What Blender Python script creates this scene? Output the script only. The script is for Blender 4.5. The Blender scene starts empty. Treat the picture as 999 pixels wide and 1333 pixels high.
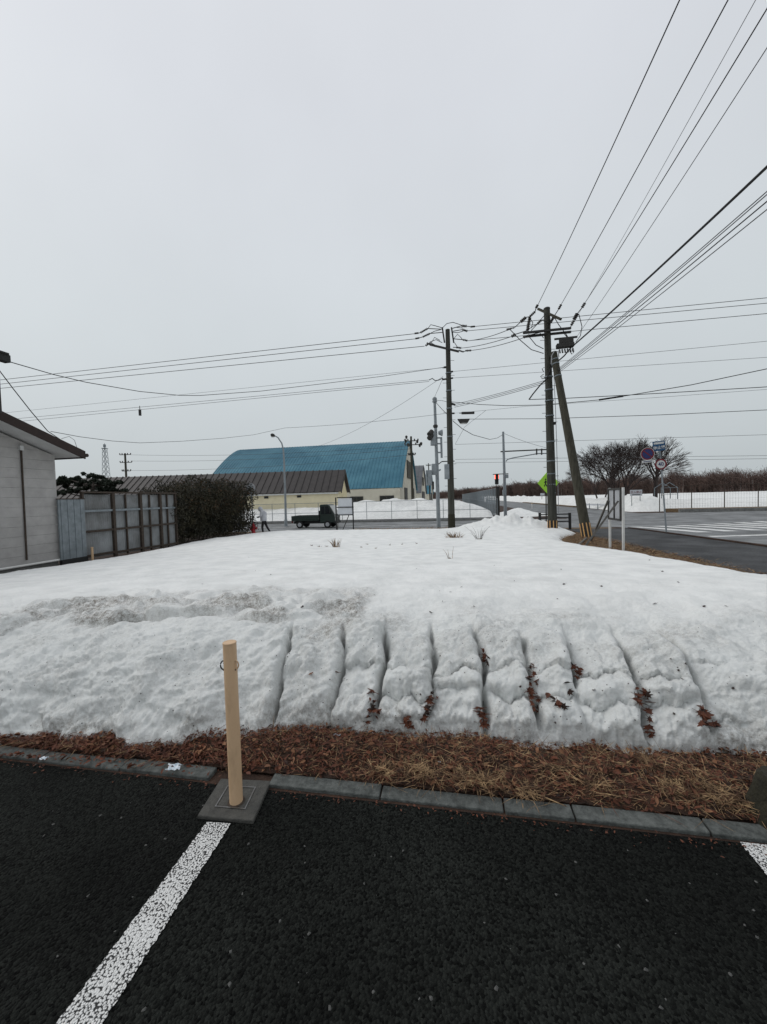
import bpy, math, random
import numpy as np
from mathutils import Vector, Matrix
R = math.radians
random.seed(7)
rng = np.random.default_rng(7)
SC = bpy.context.scene
COL = SC.collection

# ------------------------------------------------------------------ camera
FPX, CX, CY, CAMH = 500.0, 499.5, 666.5, 1.6
PITCH, ROLL = R(2.06), R(1.6)
_F = Vector((0, math.cos(PITCH), -math.sin(PITCH)))
_R0 = Vector((1, 0, 0)); _U0 = Vector((0, math.sin(PITCH), math.cos(PITCH)))
_R = _R0 * math.cos(ROLL) - _U0 * math.sin(ROLL)
_U = _U0 * math.cos(ROLL) + _R0 * math.sin(ROLL)
cam_data = bpy.data.cameras.new('camera')
cam_data.sensor_fit = 'HORIZONTAL'; cam_data.sensor_width = 36.0
cam_data.lens = 36.0 * FPX / 999.0
cam_data.clip_start = 0.05; cam_data.clip_end = 6000
cam = bpy.data.objects.new('camera', cam_data); COL.objects.link(cam)
cam.matrix_world = Matrix(((_R.x, _U.x, -_F.x, 0), (_R.y, _U.y, -_F.y, 0), (_R.z, _U.z, -_F.z, CAMH), (0, 0, 0, 1)))
SC.camera = cam

# ------------------------------------------------------------------ sky, sun, exposure
SUN_EL, SUN_AZ = R(42), R(-72)
world = bpy.data.worlds.new('World'); SC.world = world; world.use_nodes = True
wn = world.node_tree.nodes; wl = world.node_tree.links
wn.clear()
w_out = wn.new('ShaderNodeOutputWorld'); w_bg = wn.new('ShaderNodeBackground')
w_sky = wn.new('ShaderNodeTexSky'); w_sky.sky_type = 'NISHITA'; w_sky.sun_disc = False
w_sky.sun_elevation = SUN_EL; w_sky.sun_rotation = SUN_AZ; w_sky.dust_density = 4.0
w_hs = wn.new('ShaderNodeHueSaturation'); w_hs.inputs['Saturation'].default_value = 0.25
w_tc = wn.new('ShaderNodeTexCoord'); w_sep = wn.new('ShaderNodeSeparateXYZ')
w_ramp = wn.new('ShaderNodeValToRGB')          # overcast cloud deck: dim at the horizon, brighter to the zenith
cr = w_ramp.color_ramp
cr.elements[0].position = 0.0; cr.elements[0].color = (5.3, 5.8, 6.0, 1)
cr.elements[1].position = 1.0; cr.elements[1].color = (8.2, 8.4, 8.85, 1)
e = cr.elements.new(0.35); e.color = (6.35, 6.85, 7.15, 1)
e = cr.elements.new(0.7); e.color = (7.15, 7.45, 7.95, 1)
w_no = wn.new('ShaderNodeTexNoise'); w_no.inputs['Scale'].default_value = 1.7; w_no.inputs['Detail'].default_value = 5
w_nr = wn.new('ShaderNodeMapRange'); w_nr.inputs['To Min'].default_value = 0.88; w_nr.inputs['To Max'].default_value = 1.12
w_mul = wn.new('ShaderNodeVectorMath'); w_mul.operation = 'SCALE'
w_mix = wn.new('ShaderNodeMixRGB'); w_mix.inputs['Fac'].default_value = 0.9
wl.new(w_sky.outputs[0], w_hs.inputs['Color'])
wl.new(w_tc.outputs['Generated'], w_sep.inputs[0]); wl.new(w_sep.outputs['Z'], w_ramp.inputs[0])
wl.new(w_tc.outputs['Generated'], w_no.inputs['Vector']); wl.new(w_no.outputs[0], w_nr.inputs['Value'])
wl.new(w_ramp.outputs[0], w_mul.inputs[0]); wl.new(w_nr.outputs[0], w_mul.inputs['Scale'])
wl.new(w_hs.outputs[0], w_mix.inputs[1]); wl.new(w_mul.outputs[0], w_mix.inputs[2])
wl.new(w_mix.outputs[0], w_bg.inputs['Color']); w_bg.inputs['Strength'].default_value = 0.1
wl.new(w_bg.outputs[0], w_out.inputs['Surface'])
sun_d = bpy.data.lights.new('sun', 'SUN'); sun_d.energy = 0.85; sun_d.angle = R(32); sun_d.color = (1.0, 0.97, 0.93)
sun = bpy.data.objects.new('sun', sun_d); COL.objects.link(sun)
_sd = Vector((math.sin(SUN_AZ) * math.cos(SUN_EL), math.cos(SUN_AZ) * math.cos(SUN_EL), math.sin(SUN_EL)))
sun.rotation_euler = _sd.to_track_quat('Z', 'Y').to_euler()
SC.view_settings.view_transform = 'Standard'; SC.view_settings.look = 'None'
SC.view_settings.exposure = 0.0; SC.view_settings.gamma = 1.0
SC.view_settings.use_curve_mapping = False

# ------------------------------------------------------------------ geometry helpers
SA, CA = math.sin(R(10)), math.cos(R(10))      # the street grid stands 10 degrees off the view axis
UV = Vector((SA, CA, 0)); VV = Vector((CA, -SA, 0)); ZV = Vector((0, 0, 1))
def W(u, v, z=0.0): return Vector((v * CA + u * SA, -v * SA + u * CA, z))
def uv_of(p): return (p.x * SA + p.y * CA, p.x * CA - p.y * SA)
_TU = [-100, 4, 22, 26, 6000]; _TZ = [0, 0, -0.36, -0.5, -0.5]
def T(u): return float(np.interp(u, _TU, _TZ))
def ray(px, py): return _F + _R * ((px - CX) / FPX) - _U * ((py - CY) / FPX)
def P(px, py, D):
    d = ray(px, py); return Vector((0, 0, CAMH)) + d * (D / d.y)
def PZ(px, py, z):
    d = ray(px, py); return Vector((0, 0, CAMH)) + d * ((z - CAMH) / d.z)
def G(px, py, off=0.0):
    z = 0.0
    for _ in range(60):
        p = PZ(px, py, z); z = 0.5 * z + 0.5 * (T(uv_of(p)[0]) + off)
    return PZ(px, py, z)
def depth_u(px, u):                              # forward distance of the vertical plane u at a pixel column
    a = (px - CX) / FPX; return u / (a * SA + CA)
def PU(px, py, u):
    d = ray(px, py); t = u / (d.x * SA + d.y * CA); return Vector((0, 0, CAMH)) + d * t
def PV(px, py, v):
    d = ray(px, py); t = v / (d.x * CA - d.y * SA); return Vector((0, 0, CAMH)) + d * t

ORG = {}
class MB:
    def __init__(s): s.v = []; s.f = []; s.mi = []; s.cm = 0
    def add(s, vs, fs):
        o = len(s.v); s.v.extend([tuple(p) for p in vs])
        for f in fs: s.f.append(tuple(i + o for i in f)); s.mi.append(s.cm)
        return s
    def box(s, c, size, ax=(Vector((1, 0, 0)), Vector((0, 1, 0)), ZV)):
        c = Vector(c); a, b, d = (Vector(ax[i]) * size[i] * 0.5 for i in range(3))
        vs = [c + a * i + b * j + d * k for i in (-1, 1) for j in (-1, 1) for k in (-1, 1)]
        return s.add(vs, [(0, 1, 3, 2), (4, 6, 7, 5), (0, 4, 5, 1), (2, 3, 7, 6), (0, 2, 6, 4), (1, 5, 7, 3)])
    def gbox(s, u0, u1, v0, v1, z0, z1):          # box on the street grid
        return s.box(W((u0 + u1) / 2, (v0 + v1) / 2, (z0 + z1) / 2), (abs(u1 - u0), abs(v1 - v0), abs(z1 - z0)), (UV, VV, ZV))
    def beam(s, p0, p1, w, h, up=ZV):
        p0, p1 = Vector(p0), Vector(p1); d = (p1 - p0); L = d.length; d.normalize()
        x = d.cross(up)
        if x.length < 1e-4: x = d.cross(Vector((1, 0, 0)))
        x.normalize(); y = x.cross(d)
        return s.box((p0 + p1) / 2, (w, L, h), (x, d, y))
    def tube(s, pts, r, n=6, caps=True):
        pts = [Vector(p) for p in pts]; m = len(pts)
        rs = r if isinstance(r, (list, tuple)) else [r] * m
        vs = []; fs = []
        ref = None
        for i, p in enumerate(pts):
            d = (pts[min(i + 1, m - 1)] - pts[max(i - 1, 0)]).normalized()
            if ref is None or abs(d.dot(ref)) > 0.98: ref = Vector((0, 0, 1)) if abs(d.z) < 0.9 else Vector((1, 0, 0))
            x = d.cross(ref).normalized(); y = d.cross(x)
            for k in range(n):
                a = 2 * math.pi * k / n
                vs.append(p + (x * math.cos(a) + y * math.sin(a)) * rs[i])
        for i in range(m - 1):
            for k in range(n):
                fs.append((i * n + k, i * n + (k + 1) % n, (i + 1) * n + (k + 1) % n, (i + 1) * n + k))
        if caps: fs.append(tuple(range(n))); fs.append(tuple((m - 1) * n + k for k in range(n))[::-1])
        return s.add(vs, fs)
    def cyl(s, p0, p1, r0, r1=None, n=12): return s.tube([p0, p1], [r0, r0 if r1 is None else r1], n)
    def lathe(s, p0, axis, prof, n=16):           # prof: (distance along axis, radius)
        a = Vector(axis).normalized(); p0 = Vector(p0)
        x = a.cross(ZV if abs(a.z) < 0.9 else Vector((1, 0, 0))).normalized(); y = a.cross(x)
        vs = []; fs = []; m = len(prof)
        for t, r in prof:
            for k in range(n):
                an = 2 * math.pi * k / n; vs.append(p0 + a * t + (x * math.cos(an) + y * math.sin(an)) * max(r, 1e-4))
        for i in range(m - 1):
            for k in range(n): fs.append((i * n + k, i * n + (k + 1) % n, (i + 1) * n + (k + 1) % n, (i + 1) * n + k))
        fs.append(tuple(range(n))); fs.append(tuple((m - 1) * n + k for k in range(n))[::-1])
        return s.add(vs, fs)
    def prism(s, poly, ext):
        poly = [Vector(p) for p in poly]; ext = Vector(ext); n = len(poly)
        vs = poly + [p + ext for p in poly]
        fs = [tuple(range(n))[::-1], tuple(range(n, 2 * n))]
        fs += [(i, (i + 1) % n, n + (i + 1) % n, n + i) for i in range(n)]
        return s.add(vs, fs)
    def quad(s, *ps): return s.add(ps, [tuple(range(len(ps)))])
    def build(s, name, mat, parent=None, smooth=False, bevel=0.0):
        org = ORG.get(parent.name, Vector((0, 0, 0))) if parent else Vector((0, 0, 0))
        me = bpy.data.meshes.new(name)
        me.from_pydata([(x - org.x, y - org.y, z - org.z) for x, y, z in s.v], [], s.f)
        mats = mat if isinstance(mat, (list, tuple)) else [mat]
        for m in mats: me.materials.append(m)
        if len(mats) > 1: me.polygons.foreach_set('material_index', s.mi)
        if smooth: me.polygons.foreach_set('use_smooth', [True] * len(me.polygons))
        me.update()
        o = bpy.data.objects.new(name, me); COL.objects.link(o)
        if smooth:
            try:
                me.set_sharp_from_angle(angle=R(40))
            except Exception: pass
        if bevel > 0:
            b = o.modifiers.new('bevel', 'BEVEL'); b.width = bevel; b.segments = 2; b.limit_method = 'ANGLE'
        if parent: o.parent = parent; ORG[o.name] = org
        return o
def thing(name, label, cat, loc, group=None):
    o = bpy.data.objects.new(name, None); COL.objects.link(o); o.empty_display_size = 0.1
    o.location = loc; ORG[o.name] = Vector(loc); o['label'] = label; o['category'] = cat
    if group: o['group'] = group
    return o
def tag(o, label, cat, group=None):
    o['label'] = label; o['category'] = cat
    if group: o['group'] = group
    return o
def struct(o, kind='structure', label=None):
    o['kind'] = kind
    if label: o['label'] = label
    return o
def np_mesh(name, V, F, mat, parent=None, smooth=False, attrs=None):
    V = np.asarray(V, dtype=np.float32); F = np.asarray(F, dtype=np.int32)
    me = bpy.data.meshes.new(name); k = F.shape[1]
    me.vertices.add(len(V)); me.vertices.foreach_set('co', V.ravel())
    me.loops.add(F.size); me.loops.foreach_set('vertex_index', F.ravel())
    me.polygons.add(len(F)); me.polygons.foreach_set('loop_start', np.arange(0, F.size, k, dtype=np.int32))
    me.polygons.foreach_set('loop_total', np.full(len(F), k, dtype=np.int32))
    if smooth: me.polygons.foreach_set('use_smooth', np.ones(len(F), dtype=bool))
    for nm, arr in (attrs or {}).items():
        at = me.attributes.new(nm, 'FLOAT', 'POINT'); at.data.foreach_set('value', np.asarray(arr, dtype=np.float32))
    me.materials.append(mat); me.update(calc_edges=True); me.validate()
    o = bpy.data.objects.new(name, me); COL.objects.link(o)
    if parent: o.parent = parent
    return o

# gradient noise on numpy arrays
_perm = np.random.default_rng(3).permutation(512); _ang = np.random.default_rng(4).random(512) * 2 * np.pi
def gn(x, y, seed=0):
    xi = np.floor(x).astype(int); yi = np.floor(y).astype(int); xf = x - xi; yf = y - yi
    def g(i, j, dx, dy):
        h = _perm[(_perm[(i + seed * 37) & 511] + j) & 511]; a = _ang[h]; return np.cos(a) * dx + np.sin(a) * dy
    sx = xf * xf * xf * (xf * (xf * 6 - 15) + 10); sy = yf * yf * yf * (yf * (yf * 6 - 15) + 10)
    a = g(xi, yi, xf, yf); b = g(xi + 1, yi, xf - 1, yf); c = g(xi, yi + 1, xf, yf - 1); d = g(xi + 1, yi + 1, xf - 1, yf - 1)
    return (a + (b - a) * sx) + ((c + (d - c) * sx) - (a + (b - a) * sx)) * sy
def fbm(x, y, oct=4, seed=0):
    s = 0; a = 1.0; f = 1.0
    for i in range(oct): s = s + a * gn(x * f, y * f, seed + i); a *= 0.5; f *= 2.03
    return s
def sst(a, b, x):
    t = np.clip((x - a) / (b - a), 0, 1); return t * t * (3 - 2 * t)

# ------------------------------------------------------------------ materials
def mat(name, col, rough=0.7, col2=None, scale=6.0, bump=0.0, bscale=40.0, metal=0.0, spec=0.4, emit=None, detail=6, lo=0.35, hi=0.65, stretch=None):
    m = bpy.data.materials.new(name); m.use_nodes = True
    nt = m.node_tree; b = nt.nodes['Principled BSDF']
    b.inputs['Roughness'].default_value = rough; b.inputs['Metallic'].default_value = metal
    b.inputs['Specular IOR Level'].default_value = spec
    tc = nt.nodes.new('ShaderNodeTexCoord'); src = tc.outputs['Object']
    if stretch:
        mp = nt.nodes.new('ShaderNodeMapping'); mp.inputs['Scale'].default_value = stretch
        nt.links.new(src, mp.inputs['Vector']); src = mp.outputs[0]
    c2 = col2 if col2 else tuple(c * 0.78 for c in col)
    n = nt.nodes.new('ShaderNodeTexNoise'); n.inputs['Scale'].default_value = scale; n.inputs['Detail'].default_value = detail
    n.inputs['Roughness'].default_value = 0.65
    r = nt.nodes.new('ShaderNodeValToRGB'); r.color_ramp.elements[0].position = lo; r.color_ramp.elements[1].position = hi
    r.color_ramp.elements[0].color = (*c2, 1); r.color_ramp.elements[1].color = (*col, 1)
    nt.links.new(src, n.inputs['Vector']); nt.links.new(n.outputs[0], r.inputs[0]); nt.links.new(r.outputs[0], b.inputs['Base Color'])
    if bump > 0:
        n2 = nt.nodes.new('ShaderNodeTexNoise'); n2.inputs['Scale'].default_value = bscale; n2.inputs['Detail'].default_value = 5
        bp = nt.nodes.new('ShaderNodeBump'); bp.inputs['Strength'].default_value = bump; bp.inputs['Distance'].default_value = 0.02
        nt.links.new(src, n2.inputs['Vector']); nt.links.new(n2.outputs[0], bp.inputs['Height']); nt.links.new(bp.outputs[0], b.inputs['Normal'])
    if emit:
        b.inputs['Emission Color'].default_value = (*emit[0], 1); b.inputs['Emission Strength'].default_value = emit[1]
    return m
def N(m): return m.node_tree.nodes, m.node_tree.links, m.node_tree.nodes['Principled BSDF']

# snow with melt grain, specks of grit and grime patches from the 'dirt' attribute
m_snow = bpy.data.materials.new('snow'); m_snow.use_nodes = True
n_, l_, b_ = N(m_snow)
b_.inputs['Roughness'].default_value = 0.55; b_.inputs['Specular IOR Level'].default_value = 0.25
tc = n_.new('ShaderNodeTexCoord')
at = n_.new('ShaderNodeAttribute'); at.attribute_name = 'dirt'
ag = n_.new('ShaderNodeAttribute'); ag.attribute_name = 'grain'
na = n_.new('ShaderNodeTexNoise'); na.inputs['Scale'].default_value = 3.0; na.inputs['Detail'].default_value = 8
nb = n_.new('ShaderNodeTexNoise'); nb.inputs['Scale'].default_value = 70.0; nb.inputs['Detail'].default_value = 5; nb.inputs['Roughness'].default_value = 0.75
vo = n_.new('ShaderNodeTexVoronoi'); vo.inputs['Scale'].default_value = 45.0
ra = n_.new('ShaderNodeValToRGB'); ra.color_ramp.elements[0].position = 0.3; ra.color_ramp.elements[1].position = 0.62
ra.color_ramp.elements[0].color = (0.71, 0.72, 0.705, 1); ra.color_ramp.elements[1].color = (0.845, 0.85, 0.83, 1)
rb = n_.new('ShaderNodeValToRGB'); rb.color_ramp.elements[0].position = 0.60; rb.color_ramp.elements[1].position = 0.72   # grime speckle
rb.color_ramp.elements[0].color = (0, 0, 0, 1); rb.color_ramp.elements[1].color = (1, 1, 1, 1)
for s_ in (tc.outputs['Object'],):
    for q in (na, nb, vo): l_.new(s_, q.inputs['Vector'])
l_.new(na.outputs[0], ra.inputs[0])
mx = n_.new('ShaderNodeMixRGB'); mx.inputs[2].default_value = (0.21, 0.19, 0.165, 1)
nd2 = n_.new('ShaderNodeTexNoise'); nd2.inputs['Scale'].default_value = 19.0; nd2.inputs['Detail'].default_value = 6; nd2.inputs['Roughness'].default_value = 0.7; l_.new(tc.outputs['Object'], nd2.inputs['Vector'])
nsum = n_.new('ShaderNodeMath'); nsum.operation = 'MULTIPLY'; l_.new(nb.outputs[0], nsum.inputs[0]); l_.new(nd2.outputs[0], nsum.inputs[1])
rb.color_ramp.elements[0].position = 0.15; rb.color_ramp.elements[1].position = 0.36; l_.new(nsum.outputs[0], rb.inputs[0])
mf = n_.new('ShaderNodeMath'); mf.operation = 'MULTIPLY'; mf.use_clamp = True; l_.new(rb.outputs[0], mf.inputs[0]); l_.new(at.outputs['Fac'], mf.inputs[1])
mf2 = n_.new('ShaderNodeMath'); mf2.operation = 'MULTIPLY'; mf2.inputs[1].default_value = 1.15; mf2.use_clamp = True; l_.new(mf.outputs[0], mf2.inputs[0]); l_.new(mf2.outputs[0], mx.inputs[0])
ao_ = n_.new('ShaderNodeAttribute'); ao_.attribute_name = 'old'      # coarse wet melt-freeze grain reflects less than the fresher crust
mo_ = n_.new('ShaderNodeMixRGB'); mo_.inputs[2].default_value = (0.71, 0.725, 0.71, 1); l_.new(ao_.outputs['Fac'], mo_.inputs[0]); l_.new(ra.outputs[0], mo_.inputs[1])
l_.new(mo_.outputs[0], mx.inputs[1])
# black grit
vs_ = n_.new('ShaderNodeTexVoronoi'); vs_.inputs['Scale'].default_value = 26.0; l_.new(tc.outputs['Object'], vs_.inputs['Vector'])
lt = n_.new('ShaderNodeMath'); lt.operation = 'LESS_THAN'; lt.inputs[1].default_value = 0.11; l_.new(vs_.outputs['Distance'], lt.inputs[0])
sep = n_.new('ShaderNodeSeparateColor'); l_.new(vs_.outputs['Color'], sep.inputs[0])
lt2 = n_.new('ShaderNodeMath'); lt2.operation = 'LESS_THAN'; lt2.inputs[1].default_value = 0.30; l_.new(sep.outputs[0], lt2.inputs[0])
an = n_.new('ShaderNodeMath'); an.operation = 'MULTIPLY'; l_.new(lt.outputs[0], an.inputs[0]); l_.new(lt2.outputs[0], an.inputs[1])
an2 = n_.new('ShaderNodeMath'); an2.operation = 'MULTIPLY'; l_.new(an.outputs[0], an2.inputs[0]); l_.new(ag.outputs['Fac'], an2.inputs[1])
mx2 = n_.new('ShaderNodeMixRGB'); mx2.inputs[2].default_value = (0.05, 0.045, 0.04, 1)
l_.new(an2.outputs[0], mx2.inputs[0]); l_.new(mx.outputs[0], mx2.inputs[1]); l_.new(mx2.outputs[0], b_.inputs['Base Color'])
bm1 = n_.new('ShaderNodeBump'); bm1.inputs['Strength'].default_value = 0.75; bm1.inputs['Distance'].default_value = 0.02
nc = n_.new('ShaderNodeTexNoise'); nc.inputs['Scale'].default_value = 38.0; nc.inputs['Detail'].default_value = 7; nc.inputs['Roughness'].default_value = 0.7
l_.new(tc.outputs['Object'], nc.inputs['Vector']); l_.new(nc.outputs[0], bm1.inputs['Height']); l_.new(bm1.outputs[0], b_.inputs['Normal'])

# open-graded asphalt: dark stones with voids between them
def asphalt(name, col, col2, vscale, strength, glint=True, patch=0.4, rough=0.75):
    m = bpy.data.materials.new(name); m.use_nodes = True; n_, l_, b_ = N(m)
    b_.inputs['Roughness'].default_value = rough; b_.inputs['Specular IOR Level'].default_value = 0.10
    tc = n_.new('ShaderNodeTexCoord')
    v = n_.new('ShaderNodeTexVoronoi'); v.inputs['Scale'].default_value = vscale; v.inputs['Randomness'].default_value = 1.0
    l_.new(tc.outputs['Object'], v.inputs['Vector'])
    sp = n_.new('ShaderNodeSeparateColor'); l_.new(v.outputs['Color'], sp.inputs[0])
    r1 = n_.new('ShaderNodeValToRGB'); r1.color_ramp.elements[0].color = (*col2, 1); r1.color_ramp.elements[1].color = (*col, 1)
    l_.new(sp.outputs[0], r1.inputs[0])
    n1 = n_.new('ShaderNodeTexNoise'); n1.inputs['Scale'].default_value = 0.9; n1.inputs['Detail'].default_value = 6; l_.new(tc.outputs['Object'], n1.inputs['Vector'])
    mr = n_.new('ShaderNodeMapRange'); mr.inputs['From Min'].default_value = 0.3; mr.inputs['From Max'].default_value = 0.7
    mr.inputs['To Min'].default_value = 1 - patch; mr.inputs['To Max'].default_value = 1 + patch; l_.new(n1.outputs[0], mr.inputs['Value'])
    sc = n_.new('ShaderNodeVectorMath'); sc.operation = 'SCALE'; l_.new(r1.outputs[0], sc.inputs[0]); l_.new(mr.outputs[0], sc.inputs['Scale'])
    last = sc.outputs[0]
    if glint:
        gt = n_.new('ShaderNodeMath'); gt.operation = 'GREATER_THAN'; gt.inputs[1].default_value = 0.9985; l_.new(sp.outputs[1], gt.inputs[0])
        mxx = n_.new('ShaderNodeMixRGB'); mxx.inputs[2].default_value = (0.11, 0.11, 0.105, 1); l_.new(gt.outputs[0], mxx.inputs[0]); l_.new(last, mxx.inputs[1]); last = mxx.outputs[0]
    l_.new(last, b_.inputs['Base Color'])
    bp = n_.new('ShaderNodeBump'); bp.inputs['Strength'].default_value = strength; bp.inputs['Distance'].default_value = 0.012; bp.invert = True
    l_.new(v.outputs['Distance'], bp.inputs['Height']); l_.new(bp.outputs[0], b_.inputs['Normal'])
    return m
m_lot = asphalt('lot_asphalt', (0.0195, 0.0215, 0.019), (0.0014, 0.0016, 0.0014), 105.0, 1.0, rough=.9, patch=.55)
m_road = asphalt('road_asphalt', (0.225, 0.232, 0.235), (0.165, 0.17, 0.172), 40.0, 0.4, glint=False, patch=0.35)
m_walk = asphalt('sidewalk_asphalt', (0.078, 0.080, 0.083), (0.045, 0.046, 0.048), 40.0, 0.4, glint=False, patch=0.45)
# gritty line paint: white on the stones, dark in the voids
m_line = bpy.data.materials.new('line_paint'); m_line.use_nodes = True; n_, l_, b_ = N(m_line)
b_.inputs['Roughness'].default_value = 0.6
tc = n_.new('ShaderNodeTexCoord'); v = n_.new('ShaderNodeTexVoronoi'); v.inputs['Scale'].default_value = 125.0
nz = n_.new('ShaderNodeTexNoise'); nz.inputs['Scale'].default_value = 150; nz.inputs['Detail'].default_value = 3
l_.new(tc.outputs['Object'], v.inputs['Vector']); l_.new(tc.outputs['Object'], nz.inputs['Vector'])
nz2 = n_.new('ShaderNodeTexNoise'); nz2.inputs['Scale'].default_value = 9; nz2.inputs['Detail'].default_value = 3; l_.new(tc.outputs['Object'], nz2.inputs['Vector'])
ma = n_.new('ShaderNodeMath'); ma.operation = 'MULTIPLY_ADD'; ma.inputs[1].default_value = 0.55; l_.new(nz.outputs[0], ma.inputs[0]); l_.new(v.outputs['Distance'], ma.inputs[2])
mb_ = n_.new('ShaderNodeMath'); mb_.operation = 'MULTIPLY_ADD'; mb_.inputs[1].default_value = 0.5; l_.new(nz2.outputs[0], mb_.inputs[0]); l_.new(ma.outputs[0], mb_.inputs[2])
rr = n_.new('ShaderNodeValToRGB'); rr.color_ramp.elements[0].position = 0.77; rr.color_ramp.elements[1].position = 0.90
rr.color_ramp.elements[0].color = (0.78, 0.78, 0.76, 1); rr.color_ramp.elements[1].color = (0.02, 0.02, 0.02, 1)
mc_ = n_.new('ShaderNodeMath'); mc_.operation = 'MULTIPLY'; mc_.inputs[1].default_value = 0.75; l_.new(mb_.outputs[0], mc_.inputs[0]); l_.new(mc_.outputs[0], rr.inputs[0]); l_.new(rr.outputs[0], b_.inputs['Base Color'])
bp = n_.new('ShaderNodeBump'); bp.inputs['Strength'].default_value = 0.9; bp.inputs['Distance'].default_value = 0.01; bp.invert = True
l_.new(v.outputs['Distance'], bp.inputs['Height']); l_.new(bp.outputs[0], b_.inputs['Normal'])

m_road_paint = mat('road_paint', (0.72, 0.72, 0.70), 0.6, (0.30, 0.30, 0.30), 3.0, lo=0.3, hi=0.5)
m_earth = mat('earth', (0.06, 0.032, 0.02), 0.95, (0.022, 0.012, 0.008), 5.0, 0.8, 60)
m_straw_earth = mat('straw_earth', (0.17, 0.115, 0.06), 0.95, (0.07, 0.045, 0.025), 7.0, 0.8, 60)
m_kerb = mat('kerb_concrete', (0.125, 0.134, 0.126), 0.85, (0.05, 0.055, 0.052), 26.0, 0.5, 120)
m_conc = mat('concrete', (0.22, 0.22, 0.21), 0.85, (0.13, 0.13, 0.125), 4.0, 0.3, 80)
m_foot = mat('footing_concrete', (0.078, 0.076, 0.068), 0.8, (0.045, 0.044, 0.04), 30.0, 0.4, 150)
m_poleconc = mat('pole_concrete', (0.062, 0.063, 0.052), 0.85, (0.028, 0.028, 0.022), 2.0, 0.3, 50, stretch=(6, 6, 0.6))
m_poleold = mat('pole_concrete_brown', (0.064, 0.06, 0.043), 0.85, (0.03, 0.028, 0.018), 2.0, 0.3, 50, stretch=(6, 6, 0.5))
m_beige = mat('beige_paint', (0.60, 0.41, 0.25), 0.5, (0.47, 0.315, 0.19), 14.0, 0.08, 90, spec=0.4, lo=.28, hi=.5, stretch=(1, 1, .35))
m_steel = mat('steel', (0.22, 0.22, 0.22), 0.4, (0.12, 0.11, 0.10), 20, metal=0.8)
m_galv = mat('galvanised', (0.24, 0.27, 0.29), 0.55, (0.16, 0.185, 0.20), 5.0, 0.1, 60, metal=0.25)
m_sigpole = mat('signal_grey_paint', (0.30, 0.33, 0.35), 0.6, (0.22, 0.245, 0.26), 4.0)
m_black = mat('black_metal', (0.018, 0.018, 0.018), 0.6, (0.01, 0.01, 0.01), 10)
m_dark = mat('dark_hardware', (0.05, 0.048, 0.045), 0.7, (0.025, 0.024, 0.022), 10)
m_wire = mat('wire_black', (0.022, 0.022, 0.024), 0.7, (0.016, 0.016, 0.016), 5)
m_wireg = mat('wire_grey', (0.075, 0.078, 0.082), 0.7, (0.055, 0.056, 0.06), 5)
m_insul = mat('insulator', (0.06, 0.055, 0.05), 0.35, (0.03, 0.028, 0.026), 20)
m_white = mat('white_paint', (0.72, 0.72, 0.70), 0.5, (0.60, 0.60, 0.58), 6)
m_boardw = mat('board_white', (0.62, 0.64, 0.67), 0.5, (0.55, 0.57, 0.60), 3)
m_backgrey = mat('board_back', (0.40, 0.41, 0.43), 0.6, (0.31, 0.32, 0.33), 3)
m_woodbrace = mat('weathered_timber', (0.15, 0.145, 0.135), 0.85, (0.085, 0.08, 0.072), 5, 0.4, 60, stretch=(1, 1, 6))
m_rust = mat('rusted_steel', (0.065, 0.048, 0.036), 0.85, (0.035, 0.026, 0.02), 12, 0.3, 60)
m_wall = mat('house_render', (0.42, 0.405, 0.395), 0.85, (0.33, 0.32, 0.31), 2.5, 0.25, 70)
m_soffit = mat('soffit_board', (0.62, 0.625, 0.62), 0.8, (0.52, 0.52, 0.51), 2)
m_fascia = mat('brown_fascia', (0.032, 0.018, 0.014), 0.7, (0.018, 0.011, 0.009), 14, 0.2, 60)
m_sheet = mat('corrugated_plastic', (0.29, 0.305, 0.315), 0.6, (0.14, 0.142, 0.14), 0.9, detail=3)
m_cream = mat('cream_siding', (0.74, 0.67, 0.47), 0.8, (0.66, 0.59, 0.41), 1.2)
m_roofbr = mat('brown_roof_steel', (0.044, 0.037, 0.035), 0.6, (0.026, 0.022, 0.021), 1.5)
m_roofbl = mat('blue_roof_steel', (0.068, 0.20, 0.265), 0.6, (0.032, 0.13, 0.19), 0.25, spec=0.3, detail=4)
m_whwall = mat('warehouse_wall', (0.58, 0.55, 0.46), 0.85, (0.48, 0.45, 0.37), 0.5)
m_roofgr = mat('grey_roof', (0.12, 0.125, 0.135), 0.6, (0.085, 0.09, 0.098), 0.8)
m_glass = mat('dark_glass', (0.02, 0.023, 0.026), 0.15, (0.012, 0.014, 0.016), 3, spec=0.5)
m_red = mat('hydrant_red', (0.42, 0.02, 0.03), 0.5, (0.28, 0.014, 0.02), 14)
m_signred = mat('sign_red', (0.20, 0.014, 0.025), 0.5, (0.16, 0.012, 0.02), 6)
m_signblue = mat('sign_blue', (0.010, 0.085, 0.20), 0.5, (0.008, 0.065, 0.16), 6)
m_nopark = mat('sign_blue_violet', (0.026, 0.036, 0.15), 0.5, (0.02, 0.028, 0.12), 6)
m_lime = mat('fluorescent_yellow_green', (0.42, 0.80, 0.06), 0.5, (0.36, 0.70, 0.05), 4)
m_stripe = mat('reflective_orange', (0.62, 0.36, 0.14), 0.5, (0.50, 0.28, 0.10), 12)
m_truck = mat('dark_green_paint', (0.022, 0.036, 0.031), 0.35, (0.015, 0.024, 0.02), 5)
m_tyre = mat('tyre_rubber', (0.015, 0.015, 0.015), 0.9, (0.01, 0.01, 0.01), 20)
m_lampred = mat('red_signal_lamp', (0.7, 0.05, 0.03), 0.4, (0.7, 0.05, 0.03), 4, emit=((1.0, 0.12, 0.06), 2.5))
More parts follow.
